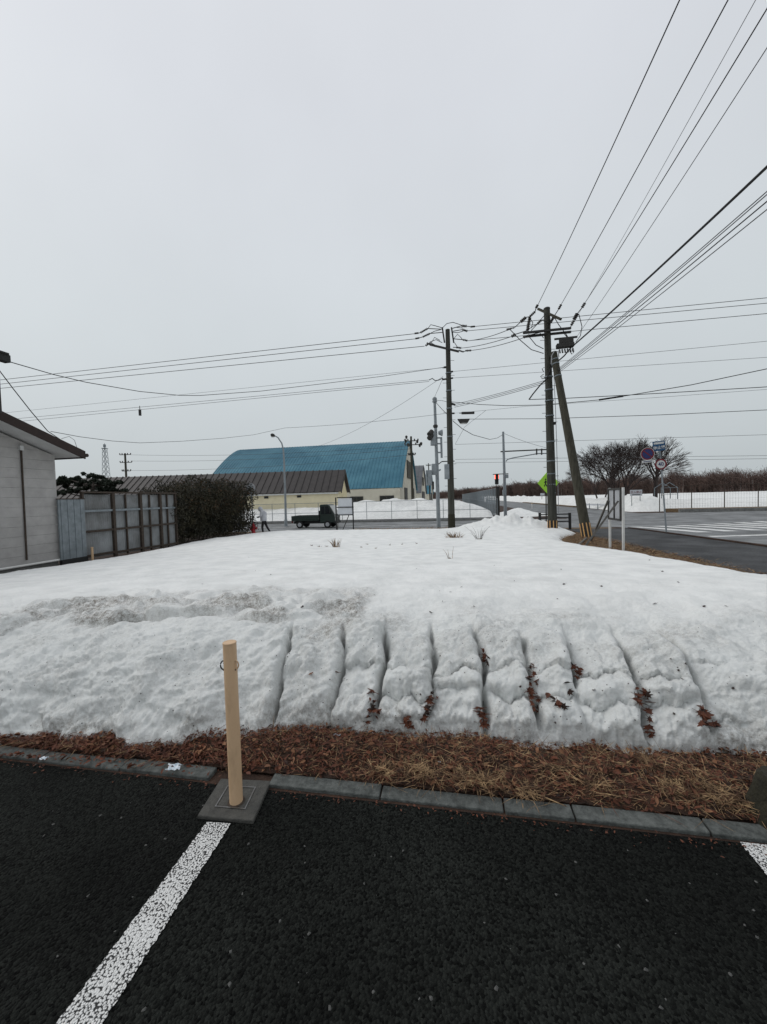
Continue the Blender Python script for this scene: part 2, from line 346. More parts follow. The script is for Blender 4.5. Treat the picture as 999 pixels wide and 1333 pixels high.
m_lampoff = mat('unlit_lens', (0.03, 0.05, 0.05), 0.3, (0.02, 0.035, 0.035), 4)
m_jacket = mat('white_jacket', (0.50, 0.51, 0.54), 0.8, (0.38, 0.39, 0.42), 5)
m_trouser = mat('black_cloth', (0.014, 0.014, 0.016), 0.85, (0.009, 0.009, 0.01), 5)
m_skin = mat('skin', (0.45, 0.28, 0.2), 0.6, (0.40, 0.24, 0.17), 8)
m_bark = mat('bark', (0.075, 0.06, 0.05), 0.9, (0.03, 0.024, 0.02), 4, 0.5, 30)
m_twig = mat('bare_twigs', (0.058, 0.042, 0.038), 0.9, (0.03, 0.022, 0.02), 0.6)
m_wood1 = mat('woodland_twigs', (0.15, 0.098, 0.08), 0.95, (0.06, 0.042, 0.037), 0.12, detail=8)
m_wood2 = mat('pale_trunks', (0.34, 0.30, 0.27), 0.9, (0.16, 0.13, 0.12), 0.4)
m_pine = mat('pine_needles', (0.022, 0.032, 0.018), 0.8, (0.009, 0.014, 0.008), 3)
m_hedge = mat('hedge_leaves', (0.046, 0.038, 0.016), 0.75, (0.013, 0.014, 0.008), 1.7, lo=0.4, hi=0.68)
m_hedgebr = mat('browned_hedge_leaves', (0.105, 0.052, 0.022), 0.8, (0.035, 0.024, 0.011), 2.2)
m_leaf1 = mat('dead_leaf_red', (0.16, 0.050, 0.022), 0.75, (0.05, 0.016, 0.009), 11, lo=0.3, hi=0.7)
m_leaf2 = mat('dead_leaf_tan', (0.27, 0.13, 0.062), 0.75, (0.11, 0.045, 0.022), 11, lo=0.3, hi=0.7)
m_leaf3 = mat('dead_leaf_dark', (0.04, 0.02, 0.013), 0.8, (0.02, 0.011, 0.008), 11)
m_straw = mat('dead_grass', (0.44, 0.29, 0.15), 0.8, (0.06, 0.028, 0.013), 17, lo=0.42, hi=0.64)
m_moss = mat('mossy_bark', (0.034, 0.031, 0.018), 0.95, (0.014, 0.013, 0.008), 14, 0.9, 45)
m_litter = mat('white_wrapper', (0.75, 0.77, 0.80), 0.5, (0.45, 0.55, 0.62), 30, lo=0.4, hi=0.55)
m_lensglass = mat('lamp_glass', (0.5, 0.5, 0.48), 0.3, (0.42, 0.42, 0.4), 4)

# ================================================================== THE SETTING
US = [-120, 4, 22, 26, 200, 4000]
def sheet(name, polys, off, m, parent=None):
    """polys: (u0,u1,v0,v1) strips laid on the terrain"""
    b = MB()
    for (u0, u1, v0, v1) in polys:
        cuts = sorted({u0, u1, *[x for x in US if u0 < x < u1]})
        for a, c in zip(cuts[:-1], cuts[1:]):
            b.quad(W(a, v0, T(a) + off), W(a, v1, T(a) + off), W(c, v1, T(c) + off), W(c, v0, T(c) + off))
    return b.build(name, m, parent)
ground = struct(sheet('ground', [(-120, 4000, -3500, 3500)], -0.014, m_earth))
lot = struct(sheet('parking_lot', [(-25, 1.925, -30, 5.7)], 0.0, m_lot))
ROADK = 9.3
road = struct(sheet('road', [(-60, 24, ROADK + 0.16, 23), (24, 33.5, -150, 150), (33.5, 40, 9.5, 150), (40, 420, 9.5, 17.5)], 0.0, m_road))
walk = struct(sheet('sidewalk', [(-60, 22.5, 5.9, ROADK)], 0.004, m_walk))
fw = MB()
fw.gbox(33.5, 35.6, -150, 4.3, -0.62, -0.38)
struct(fw.build('sidewalk', m_walk))
def kerb_run(b, u0, u1, v0, v1, h):
    cuts = sorted({u0, u1, *[x for x in US if u0 < x < u1]})
    for a, c in zip(cuts[:-1], cuts[1:]):
        p = [W(a, v0, T(a) - .1), W(a, v1, T(a) - .1), W(c, v1, T(c) - .1), W(c, v0, T(c) - .1)]
        q = [W(a, v0, T(a) + h), W(a, v1, T(a) + h), W(c, v1, T(c) + h), W(c, v0, T(c) + h)]
        b.add(p + q, [(4, 5, 6, 7), (0, 1, 5, 4), (1, 2, 6, 5), (2, 3, 7, 6), (3, 0, 4, 7)])
rk = MB(); kerb_run(rk, -60, 22.5, ROADK, ROADK + 0.15, 0.05); struct(rk.build('road_kerb', m_earth))
rk = MB(); kerb_run(rk, 40.0, 40.25, 21, 150, 0.30); rk.gbox(33.3, 33.5, -150, 4.3, -0.62, -0.35); struct(rk.build('road_kerb', m_conc))

# painted markings
def strip(name, pts, off, m, parent):
    b = MB(); b.quad(*[Vector((p.x, p.y, T(uv_of(p)[0]) + off)) for p in pts]); return b.build(name, m, parent)
def on(px, py, off=0.0): return G(px, py, off)
def ragged_line(p0, p1, p2, p3):
    n = int((p3 - p0).length / .009); w_ = (p1 - p0).normalized(); dn = (p3 - p0).normalized(); L = []; Rr_ = []
    for k in range(n + 1):
        f_ = k / n; e0, e1 = random.uniform(-.0045, .003), random.uniform(-.003, .0045); j = dn * (random.uniform(-.004, .004) if 0 < k < n else 0)
        L.append(p0.lerp(p3, f_) + w_ * e0 + j + ZV * .004); Rr_.append(p1.lerp(p2, f_) + w_ * e1 + j + ZV * .004)
    b = MB(); b.add(L + Rr_, [(k, k + 1, n + 2 + k, n + 1 + k) for k in range(n)]); return b.build('painted_line', m_line, lot)
a0, a1 = on(270, 1071), on(301, 1073)
ua, va = uv_of(a0); ub_, vb = uv_of(a1)
c0, c1 = on(72, 1336), on(131, 1336)
dl = (c0 - a0) * 2.2; dr = (c1 - a1) * 2.2
ragged_line(a0, a1, a1 + dr, a0 + dl)
r0 = on(963, 1097); r0b = r0 + VV * 0.125
ragged_line(r0, r0b, r0b - UV * 4, r0 - UV * 4)
# zebra crossing over the right-hand road and its stop line
def long_strip(p0, p1, w_, off, m, parent, n=8):
    b = MB()
    for k in range(n):
        q = [tuple(np.array(p0) + (np.array(p1) - np.array(p0)) * f_) for f_ in (k / n, (k + 1) / n)]
        b.quad(*[W(u, v, T(u) + off) for u, v in ((q[0][0], q[0][1]), (q[0][0], q[0][1] + w_), (q[1][0], q[1][1] + w_), (q[1][0], q[1][1]))])
    return b.build('painted_line', m, parent)
for k in range(9): long_strip((19.1 + .42 * k, 10.7 + 1.33 * k), (23.85 + .62 * k, 9.93 + 1.42 * k), .62, .006, m_road_paint, road)
strip('painted_line', [W(16.75, 9.95), W(18.4, 17.5), W(18.8, 17.5), W(17.15, 9.95)], 0.006, m_road_paint, road)
strip('painted_line', [W(28.6, -60), W(28.75, -60), W(28.75, 2), W(28.6, 2)], 0.006, m_road_paint, road)

# kerb stones along the parking lot
kerb = struct(sheet('kerb', [(1.925, 2.035, -30, 5.7)], -0.004, m_earth))
def kv(px): 
    d = ray(px, 1030); t = 2.0 / (d.x * SA + d.y * CA); p = Vector((0, 0, 0)) + d * t; return uv_of(p)[1]
joints = [kv(x) for x in (355, 497, 655, 745, 917)]
joints = joints + [joints[-1] + 0.6 * i for i in range(1, 5)]
fpL = kv(285)
left = [fpL - 0.6 * i - 0.02 for i in range(0, 9)]
segs = list(zip(joints[:-1], joints[1:])) + list(zip(left[1:], left[:-1]))
for i, (s0, s1) in enumerate(segs):
    b = MB(); j = random.uniform(-.004, .004); zt = random.uniform(.012, .022); g = .004
    q = [W(1.945 + j, s0 + g, zt - .004), W(1.945 + j, s1 - g, zt - .004), W(2.03 + j, s1 - g, zt), W(2.03 + j, s0 + g, zt)]
    b.prism([Vector((p.x, p.y, -.08)) for p in q], (0, 0, 0.08)); 
    for t in range(4): b.v[4 + t] = tuple(q[t])
    b.build('kerb_stone', m_kerb, kerb, bevel=0.006)

# ------------------------------------------------------------------ the snow bank
_ubv = [-9, -6, -3, -1.95, -.98, .06, 1.84, 4, 9]; _ubu = [1.85, 1.92, 2.04, 2.15, 2.42, 2.50, 2.52, 2.58, 2.7]
def ub(v): return np.interp(v, _ubv, _ubu)
def TT(u): return np.interp(u, _TU, _TZ)
def thick(u): return np.interp(u, [2.4, 3.4, 5, 8, 12, 16, 20, 22, 23.6], [.61, .61, .55, .44, .35, .30, .25, .17, .05])
_gd = [-.2, 0, .02, .10, .22, .38, .60, .92, 1.3, 1.8, 2.5]; _gz = [-.25, .04, .14, .31, .48, .63, .76, .865, .935, .98, 1]
def gprof(d): return np.interp(d, _gd, _gz)
def snow_z(u, v): return TT(u) + thick(u) * gprof(u - ub(v))
def hit_bank(px, py):
    d = ray(px, py); lo = None
    for t in np.linspace(1.5, 9, 1500):
        p = Vector((0, 0, CAMH)) + d * t; u, v = uv_of(p)
        if p.z < float(snow_z(u, v)): return u - float(ub(v)), v
    return None
GRO = [[(378, 818), (374, 848), (364, 876), (361, 906), (351, 950)],
       [(446, 816), (447, 850), (440, 882), (430, 930)],
       [(499, 816), (503, 850), (496, 875), (494, 895), (487, 930)],
       [(561, 814), (565, 855), (561, 879), (565, 910), (555, 938)],
       [(617, 822), (631, 862), (630, 896), (632, 950)],
       [(678, 824), (688, 860), (694, 896), (700, 936)],
       [(736, 820), (747, 857), (750, 890)],
       [(802, 820), (819, 853), (828, 886), (837, 914), (842, 958)],
       [(862, 822), (895, 864), (918, 907), (926, 940)]]
RIDGE = [(-160, 862), (-80, 846), (-30, 836), (0, 828), (24, 818), (52, 811), (66, 803), (84, 806), (110, 810), (150, 809), (165, 803), (200, 801), (260, 799), (290, 797), (330, 803), (350, 806)]
_k = np.linspace(-1.75, 1.0, 1050)
_d = list(np.arange(-.10, .98, .0078)); st = .0085
while _d[-1] < 21.8: st *= 1.026; _d.append(_d[-1] + st)
_d = np.array(_d)
KK, DD = np.meshgrid(_k, _d)
Vv = KK * (2.4 + DD); Uu = ub(Vv) + DD
Z0 = snow_z(Uu, Vv)
# edge of the snow field: house and fence side, road side, far side
en = fbm(Uu * .6, Vv * .6, 4, 11) * .7
vR = np.interp(Uu, [2, 5, 7, 9.5, 11, 12.5, 14, 16, 17.5, 19, 21, 24], [5.3, 5.05, 4.9, 4.55, 4.3, 3.9, 3.9, 4.2, 4.9, 5.6, 5.4, 5.4]) + en * .35
vL = np.interp(Uu, [2, 5, 7, 8.6, 10.6, 12, 14.5, 24], [-10.0, -10.2, -10.5, -10.6, -10.7, -11.0, -11.45, -11.5]) + en * .25
uF = np.interp(Vv, [-12, -6, -2, 1, 6], [23.6, 23.5, 23.2, 22.6, 22.4]) + en * .5
edge = np.minimum(np.minimum((vR - Vv) / .9, (Vv - vL) / np.interp(Uu, [9, 13, 16], [3.4, 2.6, 1.6])), (uF - Uu) / 1.6)
ef = np.where(edge > 0, 1 - np.exp(-edge * 2.6), edge * 1.5)
ef = np.clip(ef, -1.2, 1)
Z0 = TT(Uu) + (Z0 - TT(Uu)) * np.clip(ef, 0, 1) + np.where(ef < 0, ef * .25, 0)
# the ploughed mound between the two poles, and the drift round the right pole
def mound(uc, vc, ru, rvl, rvr, h, p=1.0):
    rv = np.where(Vv < vc, rvl, rvr); q = ((Uu - uc) / ru) ** 2 + ((Vv - vc) / rv) ** 2
    return h * np.exp(-q * 1.6) 
mm = mound(20.3, 2.5, 1.6, 2.0, 2.6, .58) + mound(19.9, 4.4, 1.3, 1.5, 1.0, .14)
mm = mm * (1 + .7 * fbm(Uu * 1.5, Vv * 1.5, 4, 5))
Z0 = Z0 + mm
# the small melted hollow at the foot of the right pole
Z0 = Z0 - .16 * np.exp(-(((Uu - 19.2) / .55) ** 2 + ((Vv - 4.5) / .5) ** 2))
slope = np.gradient(Z0, axis=0) / np.maximum(np.gradient(Uu, axis=0), 1e-4)
near = 1 - sst(.9, 2.6, DD); face = sst(-.02, .06, DD) * (1 - sst(.5, 1.35, DD))
SS = np.cumsum(np.sqrt(np.gradient(Uu, axis=0) ** 2 + np.gradient(Z0, axis=0) ** 2), axis=0)   # distance measured up the slope
wx, wy = .05 * fbm(Vv * 3, SS * 3, 3, 201), .05 * fbm(Vv * 3, SS * 3, 3, 205)
A_, B_ = Vv + wx, SS + wy
d = .075 * fbm(Vv * 1.6, SS * 2.2, 3, 21) * near
bil = np.abs(gn(A_ * 3.4, B_ * 4.6, 211)) * 1.2 + np.abs(gn(A_ * 7.5, B_ * 9.5, 215)) * .62 + (np.abs(gn(A_ * 16, B_ * 19, 217)) * .34 + np.abs(gn(A_ * 33, B_ * 36, 219)) * .16) * np.clip(.7 + 2.2 * fbm(Vv * 1.9, SS * 2.4, 3, 241), .1, 1.9)
d += (.062 - .012 * sst(-1.1, -.8, Vv)) * (bil - .4) * near * (.3 + .7 * face)
d += .020 * fbm(A_ * 8, B_ * 10, 3, 31) * near * (.4 + .6 * face)
d += .007 * fbm(A_ * 34, B_ * 34, 3, 41) * near * (.3 + .7 * face)
d += .022 * fbm(Vv * .5, Uu * .5, 3, 51) * (1 - near) + .008 * fbm(Vv * 2.6, Uu * 2.6, 3, 61) * (1 - near * .5)
far_l = sst(4, 9, Uu)
d += (.016 * fbm(Vv * 5, Uu * 5, 3, 66) - .022 * np.clip(gn(Vv * 7, Uu * 6, 67) - .22, 0, 1) - .012 * np.clip(gn(Vv * 15, Uu * 14, 69) - .15, 0, 1)) * (1 - far_l) + .014 * fbm(Vv * 2.4, Uu * 1.6, 4, 68) * far_l
dirt = np.zeros_like(d)
# bucket grooves on the right two thirds
gpts = []
for g in GRO:
    q = sorted([hit_bank(*p) for p in g]); gpts.append((np.array([a for a, _ in q]), np.array([b for _, b in q])))
vg_all = []; r0_ = np.random.default_rng(15).random(12) - .5
for gi, (ga, gb) in enumerate(gpts):
    vc = np.interp(DD, ga, gb) + .012 * fbm(DD * 9 + gi * 7, DD * 0 + gi, 2, 70 + gi)
    if ga[0] > 0: pass
    vg_all.append(vc)
    up = 1 - sst(ga[-1] - .16, ga[-1] + .12, DD); dn = sst(ga[0] - .06, ga[0] + .10 + .08 * r0_[gi], DD)
    on_ = up * dn
    dv = Vv - vc
    wd = .010 + .013 * np.clip(fbm(DD * 6 + gi * 3, DD * 0 + 2.0 * gi, 2, 90) + .3, 0, 1)
    dep = .20 * np.clip(.62 + 2.4 * fbm(DD * 4.2 + gi * 11.3, DD * 0 + gi * .77, 2, 95), .22, 1.0)
    d -= on_ * dep * np.exp(-np.abs(dv / wd) ** 1.6)
    d += on_ * np.where(dv < 0, (.030 + .02 * r0_[gi]) * np.exp(-((dv + .055) / .06) ** 2), -(.026 + .018 * r0_[gi]) * np.exp(-dv / .07))
# stacked lumps between the grooves: rows rounded off at ledges
act = sst(-.98, -.80, Vv) * (1 - sst(1.50, 1.9, Vv)) * sst(-.01, .05, DD) * (1 - sst(.8, 1.5, DD))
cell = np.zeros_like(DD)
for vc in vg_all: cell += (Vv > vc)
r1 = np.random.default_rng(5).random(12) - .5; r2 = np.random.default_rng(6).random(12) - .5
c_i = cell.astype(int)
l1 = .37 + .13 * r1[c_i] + .09 * fbm(Vv * 6, Vv * 0 + 3, 4, 100)
l2 = .15 + .09 * r2[c_i] + .06 * fbm(Vv * 7, Vv * 0 + 5, 4, 105)
def ledge(x, w, h): return h * np.where(x > 0, np.exp(-x / (w * 3.2)), -.55 * np.exp(x / w))
d += act * (ledge(DD - l1, .035, .030) + ledge(DD - l2, .03, .024)) * np.clip(.8 + 1.5 * fbm(Vv * 4.3, DD * 3, 2, 110), .2, 1.5)
gl = np.stack([np.full_like(DD, -1.25)] + vg_all + [vg_all[-1] + .34]); gl = np.sort(gl, axis=0)
lo_ = np.take_along_axis(gl, np.clip(c_i, 0, len(gl) - 2)[None], 0)[0]; hi_ = np.take_along_axis(gl, np.clip(c_i + 1, 1, len(gl) - 1)[None], 0)[0]
tq = np.clip((Vv + .35 * wx - lo_) / np.maximum(hi_ - lo_, .05), 0, 1)
top_l = .80 + .16 * r1[::-1][c_i]
row = np.where(DD > l1, 2, np.where(DD > l2, 1, 0))
q0 = np.where(row == 2, l1, np.where(row == 1, l2, -.05)); q1 = np.where(row == 2, top_l, np.where(row == 1, l1, l2))
qq = np.clip((DD + .25 * wy - q0) / np.maximum(q1 - q0, .04), 0, 1)
rh = np.random.default_rng(77).random((12, 3)); hgt_ = .030 + .060 * rh[c_i, row]
d += act * (hgt_ * (1 - np.abs(2 * tq - 1) ** 4.0) * (1 - np.abs(2 * qq - 1) ** 2.6) - .025)
d += act * .05 * r1[::-1][c_i] * sst(.30, .5, DD) * (1 - sst(.75, 1.0, DD)) + act * .04 * r2[::-1][c_i] * sst(.1, .2, DD) * (1 - sst(.3, .45, DD))
# lip and crevice along the left ridge
rp = sorted([hit_bank(*p)[::-1] for p in RIDGE])
rv_ = np.array([a for a, _ in rp]); rd_ = np.array([b for _, b in rp])
rx = DD - np.interp(Vv, rv_, rd_) - .03 * fbm(Vv * 5, Vv * 0, 3, 120)
rl = sst(-5.4, -4.4, Vv) * (1 - sst(-.95, -.75, Vv))
lip = (.100 + .06 * fbm(Vv * 3, Vv * 0 + 4, 2, 122)) * np.exp(-np.clip(rx, 0, None) / .11) * sst(-.035, .03, rx) - .05 * np.exp(-((rx + .045) / .035) ** 2)
lamp_ = np.interp(Vv, [-5, -3.6, -3.1, -2.7, -2.2, -1.5, -1.0], [.15, .3, .8, 1.0, .75, .5, .2]) * np.clip(.75 + 1.3 * fbm(Vv * 2.3, Vv * 0 + 2.5, 2, 128), .25, 1.3)
d += rl * lip * lamp_
d += rl * .14 * sst(0, .1, rx) * (1 - sst(.7, 1.2, rx)) * (np.abs(gn(A_ * 2.6, B_ * 4.2, 231)) * 1.3 + np.abs(gn(A_ * 6, B_ * 9, 233)) * .6 - .35)
d += rl * .030 * np.exp(-((rx - .30 - .08 * fbm(Vv * 2, Vv * 0 + 9, 2, 125)) / .05) ** 2)
d -= rl * .05 * np.exp(-((rx + .01) / .03) ** 2) * np.exp(-((Vv + 2.95) / .12) ** 2) * 2
# granular foot
d += .016 * fbm(Vv * 34, Uu * 34, 2, 130) * (1 - sst(.06, .24, DD)) * near
# grime: old plough dirt above the ridge, grey foot of the bank, a faint veil over the face
pt = np.clip(.5 + 1.5 * fbm(Vv * 1.6, Uu * 2.2, 5, 140), 0, 1)
dirt += rl * sst(-.12, .08, rx) * (1 - sst(.5, 1.25, rx)) * (.15 + 1.0 * pt) * 1.0
dirt += .30 * np.exp(-((DD - .95) / .35) ** 2) * pt * sst(-.9, -.6, Vv)
dirt += .75 * np.exp(-(((DD - .78) / .16) ** 2 + ((Vv + 1.02) / .22) ** 2)) * (.4 + pt)
dirt += .40 * (1 - sst(.0, .14, DD)) * (.4 + pt)
dirt += .24 * face * (.15 + pt) + .05 * near
dirt += .25 * (1 - sst(.0, .45, edge)) * pt
dirt += .35 * np.clip(mm, 0, .6) * pt
dirt += .22 * sst(1.2, 2.5, DD) * np.clip(fbm(Vv * 1.1, Uu * 1.1, 5, 171) - .05, 0, 1)
dirt = np.clip(dirt, 0, 1)
grain = np.clip(.25 + .75 * face + .5 * (1 - sst(.1, .4, DD)), 0, 1) * (1 - .75 * sst(3, 6, Uu))
sl = slope * (near)                               # push along the slope normal only on the bank
ln = np.sqrt(1 + sl ** 2)
U2 = Uu - sl / ln * d; Z2 = Z0 + d / ln
X = Vv * CA + U2 * SA; Y = -Vv * SA + U2 * CA
nr, ncol = DD.shape
idx = np.arange(nr * ncol).reshape(nr, ncol)
Fq = np.stack([idx[:-1, :-1], idx[:-1, 1:], idx[1:, 1:], idx[1:, :-1]], -1).reshape(-1, 4)
keep = (Z2 - TT(U2) > -.10)
kq = keep[:-1, :-1] | keep[:-1, 1:] | keep[1:, 1:] | keep[1:, :-1]
Fq = Fq[kq.ravel()]
used = np.zeros(nr * ncol, bool); used[Fq.ravel()] = True
remap = np.cumsum(used) - 1
VX = np.stack([X, Y, Z2], -1).reshape(-1, 3)[used]
snow = np_mesh('snow_bank', VX, remap[Fq], m_snow, smooth=True, attrs={'dirt': dirt.ravel()[used], 'grain': grain.ravel()[used], 'old': np.clip(face * .6 + .4 * near * (1 - sst(.6, 2.4, DD)) + .25 * np.clip(mm, 0, 1), 0, 1).ravel()[used]})
struct(snow)
def snow_at(px, py):
    """nearest snow point seen at a pixel"""
    rel = VX - np.array([0, 0, CAMH]); r_ = np.array(ray(px, py)); r_ /= np.linalg.norm(r_)
    dist = np.linalg.norm(rel, axis=1); cs = rel @ r_ / dist
    ok = np.where(cs > np.cos(np.arctan(3.0 / FPX)))[0]
    if len(ok) == 0: return None
    return Vector(VX[ok[np.argmin(dist[ok])]])
def snow_height(u, v):
    """surface height of the finished snow at a ground point"""
    w = W(u, v); q = (VX[:, 0] - w.x) ** 2 + (VX[:, 1] - w.y) ** 2; i = int(np.argmin(q))
    return max(float(VX[i, 2]), T(u)) if q[i] < .3 else T(u)

# distant snow: fields, ploughed banks behind the fences
def snow_patch(name, u0, u1, v0, v1, hfun, nu, nv):
    uu, vv = np.meshgrid(np.linspace(u0, u1, nu), np.linspace(v0, v1, nv), indexing='ij')
    z = TT(uu) + hfun(uu, vv)
    eu = np.minimum(uu - u0, u1 - uu); ev = np.minimum(vv - v0, v1 - vv)
    z = np.where(np.minimum(eu, ev) < 1e-6, TT(uu) - .3, z)
    x = vv * CA + uu * SA; y = -vv * SA + uu * CA
    ii = np.arange(nu * nv).reshape(nu, nv)
    f = np.stack([ii[:-1, :-1], ii[:-1, 1:], ii[1:, 1:], ii[1:, :-1]], -1).reshape(-1, 4)
    pt = np.clip(.12 + .35 * fbm(uu * .4, vv * .4, 3, 9), 0, .5)
    o = np_mesh(name, np.stack([x, y, z], -1).reshape(-1, 3), f, m_snow, smooth=True, attrs={'dirt': pt.ravel(), 'grain': pt.ravel() * 0})
    return struct(o)
def h_left(u, v):
    ridge = np.exp(-((u - 43) / 4.5) ** 2)
    env = np.interp(v, [-60, -25, -14, -8, -3, 1, 3.2, 4.0], [.9, .9, 1.0, 1.55, 1.55, 1.1, .5, .1])
    return .12 + sst(36.1, 39, u) * (.35 + ridge * env * (.85 + .45 * fbm(u * .35, v * .35, 4, 3)))
snow_patch('snow_field', 35.9, 62, -60, 4.15, h_left, 90, 180)
snow_patch('snow_field', 61.5, 400, -160, 3.9, lambda u, v: .35 + .1 * fbm(u * .1, v * .1, 3, 8), 30, 40)
def h_right(u, v):
    bank = np.exp(-((u - 45.5) / 2.5) ** 2) * np.interp(v, [19, 21, 26, 32, 60], [.3, .8, .7, .25, .2])
    nb = np.exp(-((v - 19.5) / 1.6) ** 2) * .9
    return .18 + bank * (1 + .6 * fbm(u * .5, v * .5, 3, 14)) + nb * (1 + .5 * fbm(u * .3, v * .3, 3, 15)) + .12 * fbm(u * .15, v * .15, 3, 16) + .25 * sst(42, 46, u) + .3 * sst(60, 120, u)
snow_patch('snow_field', 42.6, 330, 17.9, 240, h_right, 160, 160)
def h_isl(u, v): 
    return .62 * np.exp(-(((u - 42.3) / 3.0) ** 2 + ((v - 6.9) / 2.0) ** 2) * 1.3) * (1 + .35 * fbm(u * .8, v * .8, 3, 17)) - .04
snow_patch('snow_pile', 37.5, 48, 4.5, 10.6, h_isl, 50, 40)
# verge of soil and low wall on the far side of the cross road
fv = MB(); fv.gbox(40.25, 42.7, 21, 150, -.62, -.22); struct(fv.build('far_verge', m_straw_earth))
fv = MB(); fv.gbox(60, 100, 17.5, 19.0, -.62, -.35); struct(fv.build('far_verge', m_straw_earth))
# grassy strip along the right-hand sidewalk and bare soil at the fence and cross road
struct(sheet('grass_verge', [(-25, 22.5, 4.0, 5.9), (22.5, 23.9, -150, 8.8)], 0.0, m_straw_earth))
struct(sheet('verge_soil', [(2.035, 3.2, -30, 5.0)], 0.008, m_earth))

# ================================================================== THINGS
GR = (UV, VV, ZV)
def catenary(p0, p1, sag, n=14):
    p0, p1 = Vector(p0), Vector(p1)
    return [p0.lerp(p1, t) - ZV * (4 * sag * t * (1 - t)) for t in np.linspace(0, 1, n + 1)]

# ---- beige bollard on its footing
bb = G(308, 1048)
t = thing('bollard', 'beige steel bollard with two chain loops at the end of the parking line', 'bollard', (bb.x, bb.y, 0))
btop = 0.872
MB().lathe((bb.x, bb.y, -.05), (0, 0, 1), [(0, .0335), (btop + .043, .0335), (btop + .048, .032), (btop + .05, .029)], 32).build('post', m_beige, t, True)
cp_ = MB().lathe((bb.x, bb.y, btop - .004), (0, 0, 1), [(0, .0345), (.004, .0345), (.006, .033)], 32).build('cap', m_beige, t, True)
for sgn, m in ((-1, m_black), (1, m_beige)):
    ax = (_R0 * sgn).normalized(); c = Vector((bb.x, bb.y, btop - .115)) + ax * .026 - Vector((0, .012, 0))
    pts = [c + ax * (.002 + .019 * math.sin(a)) + ZV * (.024 * math.cos(a)) for a in np.linspace(0, math.pi, 9)]
    MB().tube(pts, .0035, 8).build('chain_loop', m, t, True)
    MB().cyl(pts[-1] - ax * .012, pts[-1] + ax * .004, .0055, n=8).build('bolt', m_black, t, True)
fc = [G(288, 1017), G(353, 1020), G(330, 1073), G(257, 1066)]
MB().prism([Vector((p.x, p.y, -.06)) for p in fc[::-1]], (0, 0, .078)).build('footing', m_foot, t, bevel=.006)
cen = sum(fc, Vector((0, 0, 0))) / 4
inn = [cen.lerp(p, .56) for p in fc]; inn2 = [cen.lerp(p, .52) for p in fc]
fr = MB()
for i in range(4): fr.quad(*[Vector((p.x, p.y, .0225)) for p in (inn[i], inn[(i + 1) % 4], inn2[(i + 1) % 4], inn2[i])])
fr.build('inset_frame', m_steel, t)
MB().lathe((bb.x, bb.y, .0185), (0, 0, 1), [(0, .044), (.004, .043), (.0045, .035)], 24).build('collar', m_rust, t, True)

# ---- mossy stump at the right edge of the lot
sb = G(1002, 1078); sb = sb + Vector((.06, .02, 0))
t = thing('tree_stump', 'dark mossy stump at the right end of the kerb', 'stump', (sb.x, sb.y, 0))
vs = []; fs = []; nA = 28; lev = [(-.05, .155), (0.0, .135), (.04, .118), (.09, .105), (.16, .098), (.21, .095), (.225, .085)]
for li, (z, r_) in enumerate(lev):
    for k in range(nA):
        a = 2 * math.pi * k / nA
        rr_ = r_ * (1 + .13 * math.sin(3 * a + .6) * (1 - li / 8) + .05 * math.sin(7 * a + li) + random.uniform(-.03, .03))
        vs.append((sb.x + rr_ * math.cos(a) + z * .18, sb.y + rr_ * math.sin(a), z))
for li in range(len(lev) - 1):
    for k in range(nA): fs.append((li * nA + k, li * nA + (k + 1) % nA, (li + 1) * nA + (k + 1) % nA, (li + 1) * nA + k))
fs.append(tuple((len(lev) - 1) * nA + k for k in range(nA)))
b = MB(); b.add(vs, fs); b.build('trunk', m_moss, t, True)

# ---- litter on the leaf strip
for (px, py, s_, lab) in ((226, 1000, .042, 'crumpled white and blue wrapper on the leaves left of the bollard'), (439, 957, .024, 'white paper scrap at the foot of the snow bank'), (57, 987, .022, 'small pale scrap among leaves at the far left of the strip'), (572, 992, .012, 'tiny white chip on the dead grass strip')):
    p = G(px, py, .05); b = MB(); k = 6
    V_ = [[Vector((p.x + (i / k - .5) * 2 * s_, p.y + (j / k - .5) * s_ * 1.2, .045 + random.uniform(0, s_ * .5))) for j in range(k + 1)] for i in range(k + 1)]
    for i in range(k):
        for j in range(k):
            if random.random() < .8: b.quad(V_[i][j], V_[i + 1][j], V_[i + 1][j + 1], V_[i][j + 1])
    o = b.build('litter_scrap', m_litter); tag(o, lab, 'litter')

# ---- house at the left
HV, HU = -11.6, 9.63
hr = lambda u: 3.13 + (HU - u) * .345           # underside of the sloping soffit at the wall
t = thing('house', 'grey walled house with dark brown verge and white soffit at the left edge', 'house', W(HU, HV, 0))
HB = -5.0                                          # how far the house reaches to the left of its wall
core = MB()
core.prism([W(1.0, HV - .06, -.3), W(HU - .03, HV - .06, -.3), W(HU - .03, HV - .06, hr(HU) - .02), W(4.0, HV - .06, hr(4.0) - .02), W(1.0, HV - .06, hr(7) - .02)], -VV * 5.0).build('wall', m_wall, t)
z = .02; k = 0
while z < 4.9:
    z1 = z + .268
    def uat(zz): return HU - (zz - 3.13) / .345
    uR0, uR1 = min(HU, uat(z + .004)), min(HU, uat(z1 - .004))
    b = MB(); poly = [W(2.5, HV, z + .0022), W(uR0, HV, z + .0022)]
    zk = 3.13
    if z < zk < z1: poly.append(W(HU, HV, zk))
    poly += [W(max(uR1, 2.6), HV, z1 - .0022), W(2.5, HV, z1 - .0022)]
    b.prism(poly, -VV * .055).build('wall_course', m_wall, t)
    z = z1
MB().gbox(1.0, HU - .05, HV - 4.9, HV - .03, -.35, .018).build('foundation', m_conc, t)
MB().tube([W(2.5, HV + .05, .03), W(HU + .05, HV + .05, .03)], .033, 8).build('base_trim', m_white, t, True)
